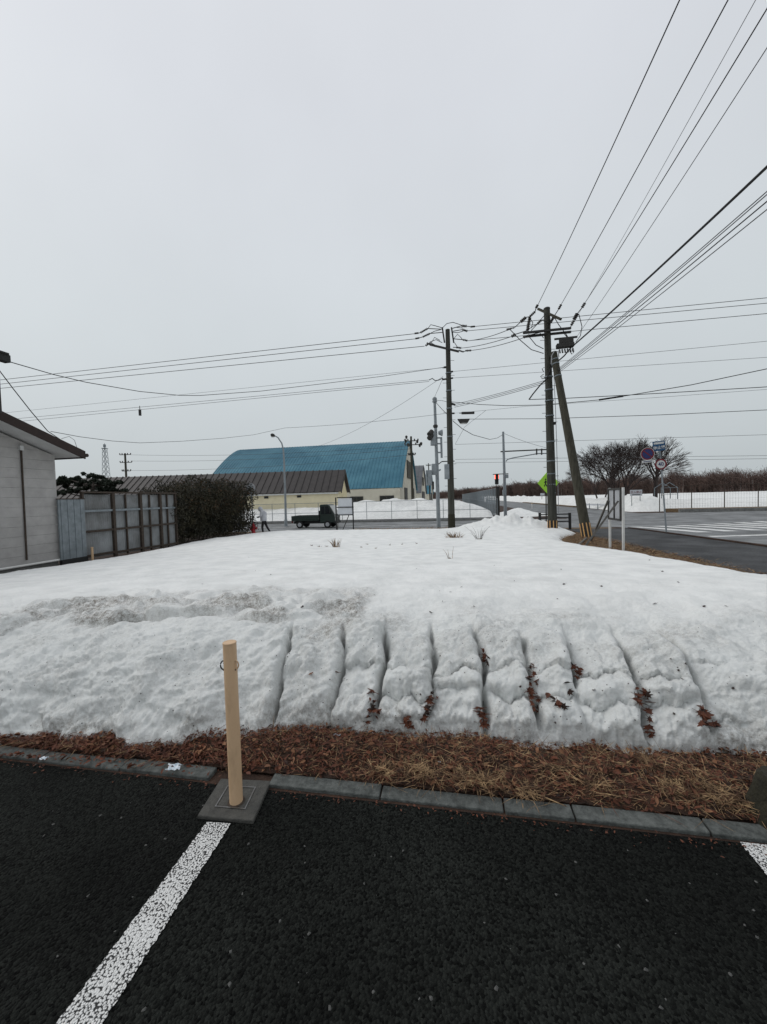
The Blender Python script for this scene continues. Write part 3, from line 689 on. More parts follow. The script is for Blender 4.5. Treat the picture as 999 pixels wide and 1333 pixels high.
# roof slab with fascia and soffit
EU = HU + .32; VG = HV + .72
rz = lambda u: 3.20 + (EU - u) * .345
roof = MB()
roof.prism([W(EU, VG - .04, rz(EU)), W(4.0, VG - .04, rz(4.0)), W(4.0, VG - .04, rz(4.0) + .05), W(EU, VG - .04, rz(EU) + .05)], -VV * 6.3)
roof = roof.build('roof', m_fascia, t)
fa = MB(); fa.prism([W(EU + .02, VG, rz(EU) - .16), W(4.0, VG, rz(4.0) - .16), W(4.0, VG, rz(4.0) + .075), W(EU + .02, VG, rz(EU) + .075)], -VV * .045); fa.build('verge_board', m_fascia, roof)
fa = MB(); fa.beam(W(EU, VG - .05, rz(EU) - .04), W(EU, VG - 6, rz(EU) - .04), .05, .2); fa.build('fascia', m_fascia, roof)
sf = MB(); sf.prism([W(EU - .03, VG - .05, rz(EU) - .105), W(4.0, VG - .05, rz(4.0) - .105), W(4.0, VG - .05, rz(4.0) - .09), W(EU - .03, VG - .05, rz(EU) - .09)], -VV * 1.4); sf.build('soffit', m_soffit, roof)
gt = MB(); gt.cyl(W(EU + .09, VG - .02, rz(EU) - .04), W(EU + .09, VG - 5, rz(EU) - .04), .055, n=10); gt.build('gutter', m_fascia, roof, True)
# conduit and its box
q0, q1 = PV(27.5, 584, HV + .03), PV(35, 729, HV + .03)
MB().tube([q0, q1], .022, 8).build('conduit', m_rust, t, True)
MB().box(q0 + ZV * .02, (.09, .07, .13), GR).build('junction_box', m_soffit, t, bevel=.008)
# small roof cables loop
MB().tube([PV(80, 571, VG), PV(90, 568, VG), PV(97, 573, VG), PV(100, 582, VG)], .006, 6).build('cable_loop', m_wireg, t)
# dark soil line by the wall
# ---- service mast at the very left edge
mb = W(7.2, -12.6, 4.1)
hd = P(1, 465, mb.y)
t = thing('service_mast', 'dark bracket head of a mast at the far left edge of the frame', 'mast', (hd.x - .12, hd.y, rz(7.2)))
MB().cyl((hd.x - .12, hd.y, 3.9), (hd.x - .12, hd.y, hd.z + .1), .05, n=10).build('post', m_dark, t, True)
MB().box(hd, (.30, .18, .18), GR).box(hd + Vector((.02, 0, .1)), (.2, .2, .05), GR).build('bracket', m_black, t, bevel=.01)

# ---- galvanised panel and corrugated fence
t = thing('metal_panel', 'galvanised steel sheet panel between the house corner and the fence', 'panel', W(9.9, HV + .12, 0))
pu0, pu1 = 9.55, 10.38
b = MB(); n = 12
for i in range(n):
    a0_, a1_ = pu0 + (pu1 - pu0) * i / n, pu0 + (pu1 - pu0) * (i + 1) / n
    o_ = .012 if i % 3 == 1 else 0
    b.gbox(a0_, a1_, HV + .10 - .02, HV + .12 + o_, .02, 1.83)
b.build('sheet', m_galv, t)
MB().gbox(pu0 - .01, pu1 + .02, HV + .06, HV + .14, 1.832, 1.86).build('top_rail', m_rust, t)
MB().gbox(pu0 - .0, pu1, HV + .06, HV + .16, -.12, .018).build('base_board', m_black, t)
pp = W(10.47, HV + .22, T(10.4))
o = MB().cyl((pp.x, pp.y, -.4), (pp.x, pp.y, .27), .035, n=10).lathe((pp.x, pp.y, .268), (0, 0, 1), [(0, .04), (.02, .04), (.03, .02)], 10).build('marker_post', m_beige, None, True)
tag(o, 'short cream post stub at the foot of the galvanised panel', 'post')

F0, F1 = 10.42, 14.62
t = thing('sheet_fence', 'grey corrugated sheet fence on rusty steel posts and rails', 'fence', W(F0, HV, T(F0)))
posts = [10.42, 11.55, 12.75, 13.75, 14.62]
for i, pu in enumerate(posts):
    w_ = .055 if i in (0, 4) else .10
    MB().gbox(pu - w_ / 2, pu + w_ / 2, HV - .045, HV + .045, T(pu) - .3, 2.03).build('post', m_rust, t)
for i in range(4):
    a_, c_ = posts[i], posts[i + 1]; nn = 14; b = MB(); pr = []
    for k in range(nn * 2 + 1): pr.append((a_ + (c_ - a_) * k / (nn * 2), HV - .075 + (.02 if k % 2 else 0)))
    for (x0, y0), (x1, y1) in zip(pr[:-1], pr[1:]):
        b.quad(W(x0, y0, .05 + T(x0)), W(x1, y1, .05 + T(x1)), W(x1, y1, 1.99), W(x0, y0, 1.99))
    b.build('sheet', m_sheet, t)
    for zr, mm_ in ((.12 + T(a_), m_rust), (.78, m_rust), (1.45, m_galv)):
        MB().gbox(a_ + .03, c_ - .03, HV - .03, HV + .03, zr - .035, zr + .035).build('rail', mm_, t)
    if i: MB().gbox(a_ + (c_ - a_) * .42, a_ + (c_ - a_) * .42 + .045, HV - .028, HV + .028, T(a_), 2.0).build('stud', m_rust, t)
MB().gbox(F0 - .04, F1 + .05, HV - .06, HV + .06, 2.032, 2.085).build('cap_rail', m_rust, t)

# ---- foliage clouds
def leaf_cloud(centers, radii, n, size, seed, flat=1.0, jitter=1.0, shell=.45):
    r_ = np.random.default_rng(seed); V = []; F = []
    centers = np.array(centers); radii = np.array(radii)
    vol = np.prod(radii, axis=1) ** .8; pick = r_.choice(len(centers), n, p=vol / vol.sum())
    d_ = r_.normal(size=(n, 3)); d_ /= np.linalg.norm(d_, axis=1)[:, None]
    rad = shell + (1.06 - shell) * r_.random(n) ** .6
    P_ = centers[pick] + d_ * radii[pick] * rad[:, None]
    a = r_.normal(size=(n, 3)); a /= np.linalg.norm(a, axis=1)[:, None]; a[:, 2] *= flat
    b_2 = np.cross(a, r_.normal(size=(n, 3))); b_2 /= np.linalg.norm(b_2, axis=1)[:, None] + 1e-9
    s_ = size * (.5 + r_.random(n))[:, None]
    V = np.concatenate([P_ - a * s_, P_ + b_2 * s_ * .42, P_ + a * s_, P_ - b_2 * s_ * .42]); i = np.arange(n)
    return V, np.stack([i, i + n, i + 2 * n, i + 3 * n], -1)
def hang(o, parent):
    o.parent = parent; o.location = -Vector(parent.location); return o

# ---- brown hedge
t = thing('hedge', 'dense brown and dark green hedge growing beyond the sheet fence', 'hedge', W(18, -11.9, T(18)))
cs = []; rs = []; hr_ = np.random.default_rng(12)
for uu_ in np.arange(14.9, 21.2, .34):
    hh = float(np.interp(uu_, [14.8, 16, 18, 19.5, 21, 22.4], [2.35, 2.6, 2.8, 2.72, 2.75, 2.35]))
    for vv_ in (-13.4, -12.6, -11.8):
        for zz in np.arange(.15, hh, .42):
            base = T(uu_)
            rr_ = .40 if zz > .5 else .26
            if zz < .45 and hr_.random() < .55: continue
            if vv_ == -11.8 and zz > hh - .35 and hr_.random() < .5: continue
            p = W(uu_ + hr_.uniform(-.18, .18), vv_ + hr_.uniform(-.16, .22), base + zz + hr_.uniform(-.15, .2)); cs.append(p); rs.append((rr_, rr_, rr_ * hr_.uniform(.8, 1.25)))
V, F = leaf_cloud(cs, rs, 60000, .05, 13, shell=.5)
hang(np_mesh('foliage', V, F, m_hedge), t)
topc = [(c_, r2_) for c_, r2_ in zip(cs, rs) if c_.z > 1.1 and uv_of(c_)[0] > 15.3]
V, F = leaf_cloud([c_ for c_, _ in topc], [tuple(1.08 * x for x in r2_) for _, r2_ in topc], 4500, .045, 14, shell=.8)
o = hang(np_mesh('browned_foliage', V, F, m_hedgebr), t)
b = MB()
for i in range(420):
    uu_ = random.uniform(14.9, 21.3); v0 = random.uniform(-13.2, -11.8); z0 = T(uu_) + random.uniform(-.05, 1.6)
    p0 = W(uu_, v0, z0); p1 = W(uu_ + random.uniform(-.35, .35), v0 + random.uniform(-.25, .35), z0 + random.uniform(.6, 1.25))
    b.tube([p0, p0.lerp(p1, .5) + Vector((random.uniform(-.05, .05), random.uniform(-.05, .05), 0)), p1], [.014, .009, .004], 4, False)
b.build('stem', m_bark, t)['kind'] = 'stuff'
b = MB()
for i in range(240):
    uu_ = random.uniform(15, 21.3); hh = float(np.interp(uu_, [14.8, 16, 18, 19.5, 21, 22.4], [2.35, 2.6, 2.8, 2.72, 2.75, 2.35])) + T(uu_)
    p0 = W(uu_, random.uniform(-13.4, -11.6), hh - random.uniform(0, .5)); b.tube([p0, p0 + Vector((random.uniform(-.12, .12), random.uniform(-.1, .1), random.uniform(.12, .42)))], [.007, .003], 3, False)
b.build('twig', m_hedge, t)['kind'] = 'stuff'

# ---- cloud-pruned pine behind the fence
PD = 20.5
pb = P(122, 650, PD); pb.z = T(20)
t = thing('pine_tree', 'dark cloud pruned pine rising behind the corrugated fence', 'tree', pb)
b = MB(); pads = []
top_ = P(122, 617, PD)
trunk = [Vector((pb.x, pb.y, T(20) - .2)), Vector((pb.x + .15, pb.y, 1.2)), Vector((pb.x - .1, pb.y, 2.1)), Vector((pb.x + .05, pb.y, 2.7)), Vector((top_.x, top_.y, top_.z - .1))]
b.tube(trunk, [.14, .12, .10, .07, .03], 8)
for (px, py, rx_, rz_) in ((122, 619, 8, 4), (90, 624, 11, 4.5), (132, 627, 9, 4), (104, 629, 9, 3.5), (150, 629, 9, 3.5), (84, 631, 9, 3.5), (118, 634, 10, 3.5), (140, 637, 11, 4), (100, 638, 9, 3), (85, 641, 9, 3), (156, 638, 7, 3), (126, 642, 14, 3)):
    D_ = PD + random.uniform(-.9, .9); p = P(px, py, D_); s_ = D_ / FPX
    for k in range(9):
        pads.append((p + Vector((random.uniform(-.95, .95) * rx_ * s_, random.uniform(-.35, .35), random.uniform(-.7, .7) * rz_ * s_)), (rx_ * s_ * .34, rx_ * s_ * .34, rz_ * s_ * .55)))
    k = min(range(5), key=lambda i: abs(trunk[i].z - p.z + .25)); b.tube([trunk[k], (trunk[k] + p) / 2 - ZV * .06, p], [.05, .04, .015], 5, False)
b.build('trunk', m_bark, t, True)
V, F = leaf_cloud([p for p, _ in pads], [r_ for _, r_ in pads], 11000, .075, 21, shell=.3)
hang(np_mesh('crown', V, F, m_pine), t)

# ---- lattice mast far behind the pine
lt_ = P(136, 577, 210); lz = -.5
t = thing('lattice_tower', 'thin steel lattice mast on the skyline above the pine', 'tower', (lt_.x, lt_.y, lz))
for sx in (-1, 1):
    for sy in (-1, 1):
        MB().tube([(lt_.x + sx * 1.9, lt_.y + sy * 1.9, lz), (lt_.x + sx * .75, lt_.y + sy * .75, lt_.z - 3)], .11, 4).build('leg', m_galv, t)
b = MB(); nb_ = 12
for i in range(nb_):
    f0, f1 = i / nb_, (i + 1) / nb_; w0, w1 = 1.9 - 1.15 * f0, 1.9 - 1.15 * f1; z0, z1 = lz + (lt_.z - 3 - lz) * f0, lz + (lt_.z - 3 - lz) * f1
    for s0, s1 in (((-1, -1), (1, -1)), ((1, -1), (1, 1)), ((1, 1), (-1, 1)), ((-1, 1), (-1, -1))):
        b.tube([(lt_.x + s0[0] * w0, lt_.y + s0[1] * w0, z0), (lt_.x + s1[0] * w1, lt_.y + s1[1] * w1, z1)], .07, 3)
        b.tube([(lt_.x + s1[0] * w0, lt_.y + s1[1] * w0, z0), (lt_.x + s0[0] * w1, lt_.y + s0[1] * w1, z1)], .07, 3)
b.build('bracing', m_galv, t)
b = MB(); b.box((lt_.x, lt_.y, lt_.z - 2.8), (2.2, 2.2, .3)); b.cyl((lt_.x, lt_.y, lt_.z - 3), (lt_.x, lt_.y, lt_.z), .12, n=6); b.box((lt_.x, lt_.y, lt_.z - 1.4), (.9, .9, 1.6)); b.build('antenna_head', m_galv, t)

# ---- buildings
def ribbed_roof(b, fn, L0, L1, n, rib, w):
    pass
def gable_building(name, label, u0, u1, vr, vl, zb, prof, roof_m, wall_m, rib_n, skew=0.0, extra=None, rib_h=.12, cat='building'):
    """ridge along v; right gable at vr. prof: [(fraction across, z)] from near eave to far eave"""
    t = thing(name, label, cat, W(u0, vr, zb))
    ca, sa = math.cos(skew), math.sin(skew); org = W(u0, vr, 0)
    U_ = UV * ca + VV * sa; V_ = VV * ca - UV * sa
    def Q(f, l, z): return org + U_ * ((u1 - u0) * f) - V_ * l + ZV * z
    L = vr - vl
    wall = MB(); poly = [Q(0, 0, zb)] + [Q(min(max(f, 0), 1), 0, z - .05) for f, z in prof] + [Q(1, 0, zb)]
    wall.prism(poly[::-1], -V_ * L); wall = wall.build('wall', wall_m, t)
    rf = MB()
    for (f0, z0), (f1, z1) in zip(prof[:-1], prof[1:]):
        a, c, e_, g = Q(f0, -.35, z0 + .06), Q(f1, -.35, z1 + .06), Q(f1, L + .35, z1 + .06), Q(f0, L + .35, z0 + .06)
        nrm = (c - a).cross(g - a).normalized()
        if nrm.z < 0: nrm = -nrm
        rf.prism([a, c, e_, g], nrm * .05)
    rf = rf.build('roof', roof_m, t)
    rb_ = MB(); half = [p for p in prof if p[0] <= .5 + 1e-6]
    for i in range(rib_n + 1):
        l = -.3 + (L + .6) * i / rib_n
        for (f0, z0), (f1, z1) in zip(half[:-1], half[1:]):
            rb_.beam(Q(f0, l, z0 + .12), Q(f1, l, z1 + .12), .10, rib_h)
    rb_ = rb_.build('standing_seam', roof_m, rf); rb_['kind'] = 'stuff'
    ed = MB()
    for (f0, z0), (f1, z1) in zip(prof[:-1], prof[1:]): ed.beam(Q(f0, -.37, z0 - .02), Q(f1, -.37, z1 - .02), .08, .22)
    ed.build('verge_trim', roof_m, rf)
    return t, Q, wall
# long low cream building with a brown roof
n0 = P(441, 640.5, 44.5); u0, v0 = uv_of(n0)
prof = [(-.05, 2.42), (.5, 5.15), (1.05, 2.42)]
t, Q, wl_ = gable_building('long_building', 'low cream building with a ribbed dark brown steel roof', u0, u0 + 6.3, v0, v0 - 36, -.5, prof, m_roofbr, m_cream, 46, skew=-R(6.5), rib_h=.14)
for l0, l1, za, zb in ((10.9, 13.1, 1.35, 2.0), (8.3, 8.8, 1.95, 2.2), (18.2, 18.7, 1.95, 2.2), (4.4, 4.9, 1.95, 2.2)):
    q = [Q(-.003, l0, za), Q(-.003, l1, za), Q(-.003, l1, zb), Q(-.003, l0, zb)]
    f = MB(); f.prism(q, -UV * .05); f = f.build('window', m_dark, t)
    g_ = MB(); g_.prism([Q(-.012, l0 + .08, za + .08), Q(-.012, l1 - .08, za + .08), Q(-.012, l1 - .08, zb - .08), Q(-.012, l0 + .08, zb - .08)], -UV * .02); g_.build('pane', m_glass, f)
MB().prism([Q(-.03, 0, 2.28), Q(-.03, 36, 2.28), Q(-.03, 36, 2.44), Q(-.03, 0, 2.44)], -UV * .04).build('eave_band', m_white, t)
g_ = MB(); 
for i in range(1, 14): 
    f_ = i / 14; zt = 2.4 + 2.6 * (1 - abs(f_ - .5) * 2); g_.beam(Q(f_, -.01, -.4), Q(f_, -.01, zt - .1), .03, .05)
g_.build('siding_batten', m_cream, t)
MB().prism([Q(.44, -.02, 3.9), Q(.56, -.02, 3.9), Q(.56, -.02, 4.3), Q(.44, -.02, 4.3)], VV * .04).build('gable_vent', m_dark, t)
# blue arched warehouse
nu = 62.6; prof = []
for i in range(0, 21):
    f_ = i / 20; s_ = 1 - abs(f_ - .5) * 2
    prof.append((f_, 3.2 + 9.7 * (1 - (1 - s_) ** 1.42)))
t, Q, wl_ = gable_building('warehouse', 'large warehouse with a curved blue steel roof and cream gable', nu, nu + 30, -8.2, -44.5, -.5, prof, m_roofbl, m_whwall, 62, rib_h=.10)
for l0, l1, za, zb in ((6.2, 8.4, .6, 2.0), (1.0, 3.4, .6, 2.0), (11.5, 13.7, .6, 2.0), (17, 19.2, .6, 2.0)):
    f = MB(); f.prism([Q(-.001, l0, za), Q(-.001, l1, za), Q(-.001, l1, zb), Q(-.001, l0, zb)], -UV * .08); f = f.build('window', m_dark, t)
    MB().prism([Q(-.004, l0 + .15, za + .15), Q(-.004, (l0 + l1) / 2 - .07, za + .15), Q(-.004, (l0 + l1) / 2 - .07, zb - .15), Q(-.004, l0 + .15, zb - .15)], -UV * .03).build('pane', m_glass, f)
    MB().prism([Q(-.004, (l0 + l1) / 2 + .07, za + .15), Q(-.004, l1 - .15, za + .15), Q(-.004, l1 - .15, zb - .15), Q(-.004, (l0 + l1) / 2 + .07, zb - .15)], -UV * .03).build('pane', m_glass, f)
f = MB(); f.prism([Q(.36, -.03, 5.4), Q(.64, -.03, 5.4), Q(.64, -.03, 8.8), Q(.36, -.03, 8.8)], VV * .12); f.build('louvre', m_poleold, t)
f = MB(); f.prism([Q(.20, -.03, -.4), Q(.34, -.03, -.4), Q(.34, -.03, 3.4), Q(.20, -.03, 3.4)], VV * .1); f.build('door', m_dark, t)
f = MB(); f.prism([Q(.60, -.03, -.4), Q(.80, -.03, -.4), Q(.80, -.03, 3.6), Q(.60, -.03, 3.6)], VV * .1); f.build('door', m_rust, t)
def barn_prof(e_, r_): return [(i / 12, e_ + (r_ - e_) * (1 - (1 - (1 - abs(i / 12 - .5) * 2)) ** 1.5)) for i in range(13)]
t, Q, _w = gable_building('warehouse', 'grey roofed barn with a cream gable beyond the blue warehouse', 101, 126, -8.0, -30, -.5, barn_prof(2.6, 10.8), m_roofgr, m_whwall, 20)
MB().prism([Q(.4, -.03, 5), Q(.6, -.03, 5), Q(.6, -.03, 7.4), Q(.4, -.03, 7.4)], VV * .12).build('louvre', m_poleold, t)
MB().prism([Q(.3, -.03, -.4), Q(.7, -.03, -.4), Q(.7, -.03, 3.2), Q(.3, -.03, 3.2)], VV * .12).build('door', m_dark, t)
t, Q, _w = gable_building('warehouse', 'farthest small barn with a pale blue roof in the row', 138, 162, -7.4, -24, -.5, barn_prof(2.6, 10.2), m_roofbl, m_whwall, 14)
MB().prism([Q(.3, -.03, -.4), Q(.7, -.03, -.4), Q(.7, -.03, 3.2), Q(.3, -.03, 3.2)], VV * .12).build('door', m_dark, t)

# ---- wire fences
def wire_fence(name, label, p0, p1, h, step, post_r, m, pitch=.16, zoff=0.0, rails=(1.0,), wire_r=.006, horiz=0, zg=None, frame_top=True):
    p0, p1 = Vector(p0), Vector(p1); L = (p1 - p0).length; n = max(1, int(round(L / step))); dr_ = (p1 - p0) / n
    t = thing(name, label, 'fence', p0)
    post0 = mesh0 = rail0 = None
    dn = dr_.normalized()
    for i in range(n + 1):
        q = p0 + dr_ * i
        if post0 is None: post0 = MB().cyl(q - ZV * .3, q + ZV * h, post_r, n=6).build('post', m, t)
        else: o = post0.copy(); COL.objects.link(o); o.location = dr_ * i
        if i == n: break
        if mesh0 is None:
            b = MB(); k = int(dr_.length / pitch); hh = h - .05
            if pitch < 1:
                m2 = int(hh / pitch)
                for j in range(1, k): b.beam(q + dr_ * (j / k), q + dr_ * (j / k) + ZV * hh, wire_r * 2, wire_r * 2)
                for j in range(1, horiz + 1): b.beam(q + ZV * (hh * j / (horiz + 1)), q + dr_ + ZV * (hh * j / (horiz + 1)), wire_r * 2, wire_r * 2)
            mesh0 = b.build('mesh_panel', m, t)
        else: o = mesh0.copy(); COL.objects.link(o); o.location = dr_ * i
        if rail0 is None:
            rail0 = [MB().cyl(q + ZV * (h * f_ - .02), q + dr_ + ZV * (h * f_ - .02), post_r * .7, n=5).build('rail', m, t) for f_ in rails]
        else:
            for r_o in rail0: o = r_o.copy(); COL.objects.link(o); o.location = dr_ * i
    return t
wire_fence('wire_fence', 'grey wire mesh fence along the cross road behind the truck', W(35.75, -32, -.42), W(35.75, 4.1, -.42), 1.75, 2.4, .03, m_galv, .11, rails=(.02, .45, 1.0), wire_r=.005)
wire_fence('wire_fence', 'tall grey mesh fence running away beside the side road', W(37, 4.3, -.45), W(150, 4.3, -.45), 2.7, 2.6, .035, m_galv, .2, rails=(.02, .5, 1.0), wire_r=.006)
wire_fence('wire_fence', 'brown wire fence before the woods at the right', W(42.5, 20.5, -.22), W(42.5, 66, -.22), 2.25, 2.8, .04, m_rust, .22, rails=(1.0,), wire_r=.003, horiz=4)
p = W(36.9, 4.3); t = thing('gate_post', 'thick dark gate post at the fence corner by the signal', 'post', (p.x, p.y, -.5))
MB().gbox(36.75, 37.05, 4.13, 4.43, -.6, 2.3).build('shaft', m_dark, t, bevel=.02); MB().gbox(36.72, 37.08, 4.10, 4.46, 2.3, 2.36).build('cap', m_dark, t)
q = PV(632, 650.5, 4.24); t = thing('fence_sign', 'small white sign board on the tall mesh fence', 'sign', (q.x, q.y, -.45))
MB().box(q, (.9, .03, .6), GR).build('board', m_boardw, t); MB().box(q - VV * .03 - ZV * .2, (.95, .03, .04), GR).build('bracket', m_galv, t)

# ---- street lamp beyond the truck
LD = 31.5
lb = P(372.5, 686, LD); t = thing('street_lamp', 'slender grey street lamp with a curved arm behind the truck', 'street lamp', lb)
pts = [P(372.5, 686, LD) - ZV * .3, P(371.4, 640, LD), P(370, 600, LD), P(369, 585, LD), P(367, 577, LD), P(362, 569.5, LD), P(356.5, 566.5, LD)]
MB().tube(pts, [.10, .085, .07, .06, .055, .05, .045], 10).build('pole', m_sigpole, t, True)
h0, h1 = P(358, 567.5, LD), P(352.5, 565.5, LD)
b = MB(); b.tube([h0, h0.lerp(h1, .3), h0.lerp(h1, .8), h1], [.06, .14, .13, .05], 8); b.build('lamp_head', m_dark, t, True)
MB().box((h0 + h1) / 2 - ZV * .13, (.22, .22, .04)).build('lens', m_lensglass, t)
MB().cyl(lb - ZV * .05, lb + ZV * .6, .13, n=10).build('base_sleeve', m_sigpole, t)

# ---- hydrant and its round sign
hb = P(330.5, 697, 22.6); hb.z = T(22.6) - .02
t = thing('fire_hydrant', 'red fire hydrant at the right end of the hedge', 'hydrant', hb)
MB().lathe(hb, ZV, [(0, .15), (.05, .15), (.06, .105), (.5, .095), (.52, .13), (.56, .13), (.57, .11), (.66, .085), (.71, .04), (.73, .035), (.78, .03)], 14).build('body', m_red, t, True)
for sgn in (-1, 1): MB().lathe(hb + ZV * .43, _R0 * sgn, [(.07, .065), (.15, .065), (.15, .075), (.20, .075), (.21, .04)], 10).build('nozzle', m_red, t, True)
MB().lathe(hb + ZV * .36, -UV, [(.07, .07), (.15, .07), (.15, .08), (.19, .08)], 10).build('outlet', m_red, t, True)
sd = 22.9; s0, s1 = P(329.8, 690, sd), P(327, 629, sd)
t = thing('round_sign', 'round grey sign back on a thin post above the hydrant', 'sign', (s0.x, s0.y, T(22.9)))
MB().tube([s0 - ZV * .4, s1], .032, 8).build('post', m_galv, t, True)
c = P(327.2, 635.5, sd); MB().lathe(c, -UV, [(.02, .27), (.05, .29), (.055, .27)], 24).build('disc', m_backgrey, t, True)
b = MB(); b.beam(c - UV * .07 - _R0 * .2, c - UV * .07 + _R0 * .2, .03, .03); b.beam(c - UV * .07 - ZV * .2, c - UV * .07 + ZV * .2, .03, .03); b.build('bracket', m_galv, t)

# ---- walking person
pd = 23.0
pf = P(344, 697, pd); gz = T(23.0) - .0
t = thing('person', 'person in a white hooded jacket and black trousers walking left beside the hydrant', 'person', (pf.x, pf.y, gz))
J = {'pel': (.03, 0, .90), 'wa': (.01, 0, 1.06), 'ch': (-.05, 0, 1.28), 'nk': (-.12, 0, 1.45), 'hd': (-.16, 0, 1.56), 'ht': (-.17, 0, 1.66),
     'shl': (-.05, -.17, 1.38), 'shr': (-.05, .17, 1.38), 'ell': (-.10, -.22, 1.12), 'elr': (-.09, .22, 1.12), 'wrl': (-.30, -.13, 1.06), 'wrr': (-.29, .13, 1.07), 'hal': (-.36, -.08, 1.08), 'har': (-.36, .08, 1.09),
     'hil': (.03, -.10, .86), 'hir': (.03, .10, .86), 'knl': (-.06, -.10, .48), 'knr': (.14, .10, .50), 'anl': (-.02, -.10, .09), 'anr': (.34, .10, .16), 'tol': (-.17, -.11, .035), 'tor': (.22, .11, .035)}
Rr = {'pel': .15, 'wa': .15, 'ch': .17, 'nk': .085, 'hd': .115, 'ht': .10, 'shl': .085, 'shr': .085, 'ell': .06, 'elr': .06, 'wrl': .045, 'wrr': .045, 'hal': .035, 'har': .035, 'hil': .10, 'hir': .10, 'knl': .07, 'knr': .07, 'anl': .05, 'anr': .05, 'tol': .035, 'tor': .035}
E = [('pel', 'wa'), ('wa', 'ch'), ('ch', 'nk'), ('nk', 'hd'), ('hd', 'ht'), ('ch', 'shl'), ('ch', 'shr'), ('shl', 'ell'), ('shr', 'elr'), ('ell', 'wrl'), ('elr', 'wrr'), ('wrl', 'hal'), ('wrr', 'har'), ('pel', 'hil'), ('pel', 'hir'), ('hil', 'knl'), ('hir', 'knr'), ('knl', 'anl'), ('knr', 'anr'), ('anl', 'tol'), ('anr', 'tor')]
nm = list(J); me = bpy.data.meshes.new('body')
me.from_pydata([J[k] for k in nm], [(nm.index(a), nm.index(c)) for a, c in E], [])
bo = bpy.data.objects.new('body', me); COL.objects.link(bo)
sk = bo.modifiers.new('skin', 'SKIN'); bo.modifiers.new('sub', 'SUBSURF').levels = 2; bo.modifiers['sub'].render_levels = 2
for i, k in enumerate(nm):
    sv = me.skin_vertices[0].data[i]; sv.radius = (Rr[k], Rr[k]); sv.use_root = (k == 'pel')
dg = bpy.context.evaluated_depsgraph_get(); ev = bo.evaluated_get(dg); me2 = bpy.data.meshes.new_from_object(ev)
bo.modifiers.clear(); bo.data = me2
for m in (m_jacket, m_trouser, m_skin): me2.materials.append(m)
for pl in me2.polygons:
    c = pl.center; mi = 0
    if c.z < .86 or (c.x < -.20 and c.z < 1.2): mi = 1
    if c.x < -.235 and c.z > 1.47 and abs(c.y) < .08: mi = 2
    pl.material_index = mi; pl.use_smooth = True
bo.parent = t
b = MB(); o_ = Vector((pf.x, pf.y, gz))
b.lathe(o_ + Vector((.0, 0, .84)), ZV, [(0, .19), (.12, .185), (.3, .19), (.42, .205), (.55, .17)], 14)
b.build('jacket', m_jacket, t, True)
b = MB(); b.lathe(o_ + Vector((-.13, 0, 1.44)), Vector((-.25, 0, 1)), [(0, .12), (.08, .135), (.18, .13), (.25, .07), (.26, .01)], 12); b.build('hood', m_jacket, t, True)
for sy in (-1, 1):
    for f_ in range(4):
        y = sy * .08 + (f_ - 1.5) * .019
        p0 = o_ + Vector((-.37, y, 1.085)); MB().tube([p0, p0 + Vector((-.045, 0, -.005)), p0 + Vector((-.06, 0, -.035))], [.0095, .009, .007], 6).build('finger', m_skin, bo, True)
    p0 = o_ + Vector((-.36, sy * .08 - sy * .03, 1.09)); MB().tube([p0, p0 + Vector((-.03, -sy * .03, .015))], [.010, .008], 6).build('thumb', m_skin, bo, True)
for sy in (-1, 1): MB().box(o_ + Vector((-.245, sy * .035, 1.585)), (.02, .02, .014)).build('eye', m_black, bo)
MB().box(o_ + Vector((-.262, 0, 1.555)), (.03, .025, .045)).build('nose', m_skin, bo)

# ---- small flatbed truck
tw = P(413, 689, 29.3); tu, tv = uv_of(tw); tz = T(tu)
t = thing('flatbed_truck', 'small dark green flatbed truck driving right along the cross road', 'truck', W(tu, tv, tz))
def TB(l0, l1, w0, w1, z0, z1): return MB().gbox(tu + w0, tu + w1, tv + l0, tv + l1, tz + z0, tz + z1)
TB(-1.65, 1.5, -.45, .45, .34, .52).build('chassis', m_black, t)
bed = TB(-1.72, .42, -.72, .72, .56, .66).build('cargo_bed', m_truck, t)
for w0, w1 in ((-.735, -.70), (.70, .735)): TB(-1.72, .42, w0, w1, .66, .94).build('side_board', m_truck, bed, bevel=.008)
TB(-1.745, -1.71, -.72, .72, .60, .94).build('tail_gate', m_truck, bed, bevel=.008); TB(.43, .46, -.70, .70, .66, 1.30).build('guard_frame', m_black, bed)
TB(-1.735, -1.70, -.70, -.50, .42, .55).build('tail_light', m_signred, t); TB(-1.735, -1.70, .50, .70, .42, .55).build('tail_light', m_signred, t)
cabp = [(.50, .40), (1.62, .40), (1.66, .78), (1.60, .98), (1.20, 1.70), (1.10, 1.76), (.58, 1.76), (.50, 1.70)]
cb = MB(); cb.prism([W(tu - .70, tv + l, tz + z_) for l, z_ in cabp], UV * 1.40); cab = cb.build('cab', m_truck, t, bevel=.04)
wp = [(.62, 1.05), (1.42, 1.05), (1.14, 1.60), (.62, 1.60)]
for wv in (-.712, .702): MB().prism([W(tu + wv, tv + l, tz + z_) for l, z_ in wp], UV * .012).build('side_window', m_glass, cab)
for wv in (-.725, .715): MB().prism([W(tu + wv, tv + l, tz + z_) for l, z_ in ((.88, 1.05), (.92, 1.05), (.92, 1.6), (.88, 1.6))], UV * .012).build('window_bar', m_truck, cab)
d0, d1 = W(tu, tv + 1.61, tz + 1.02), W(tu, tv + 1.235, tz + 1.67)
MB().beam(d0 + VV * .02, d1 + VV * .02, 1.2, .02, UV.cross(d1 - d0)).build('windscreen', m_lensglass, cab)
TB(1.62, 1.70, -.69, .69, .32, .48).build('bumper', m_black, t, bevel=.015)
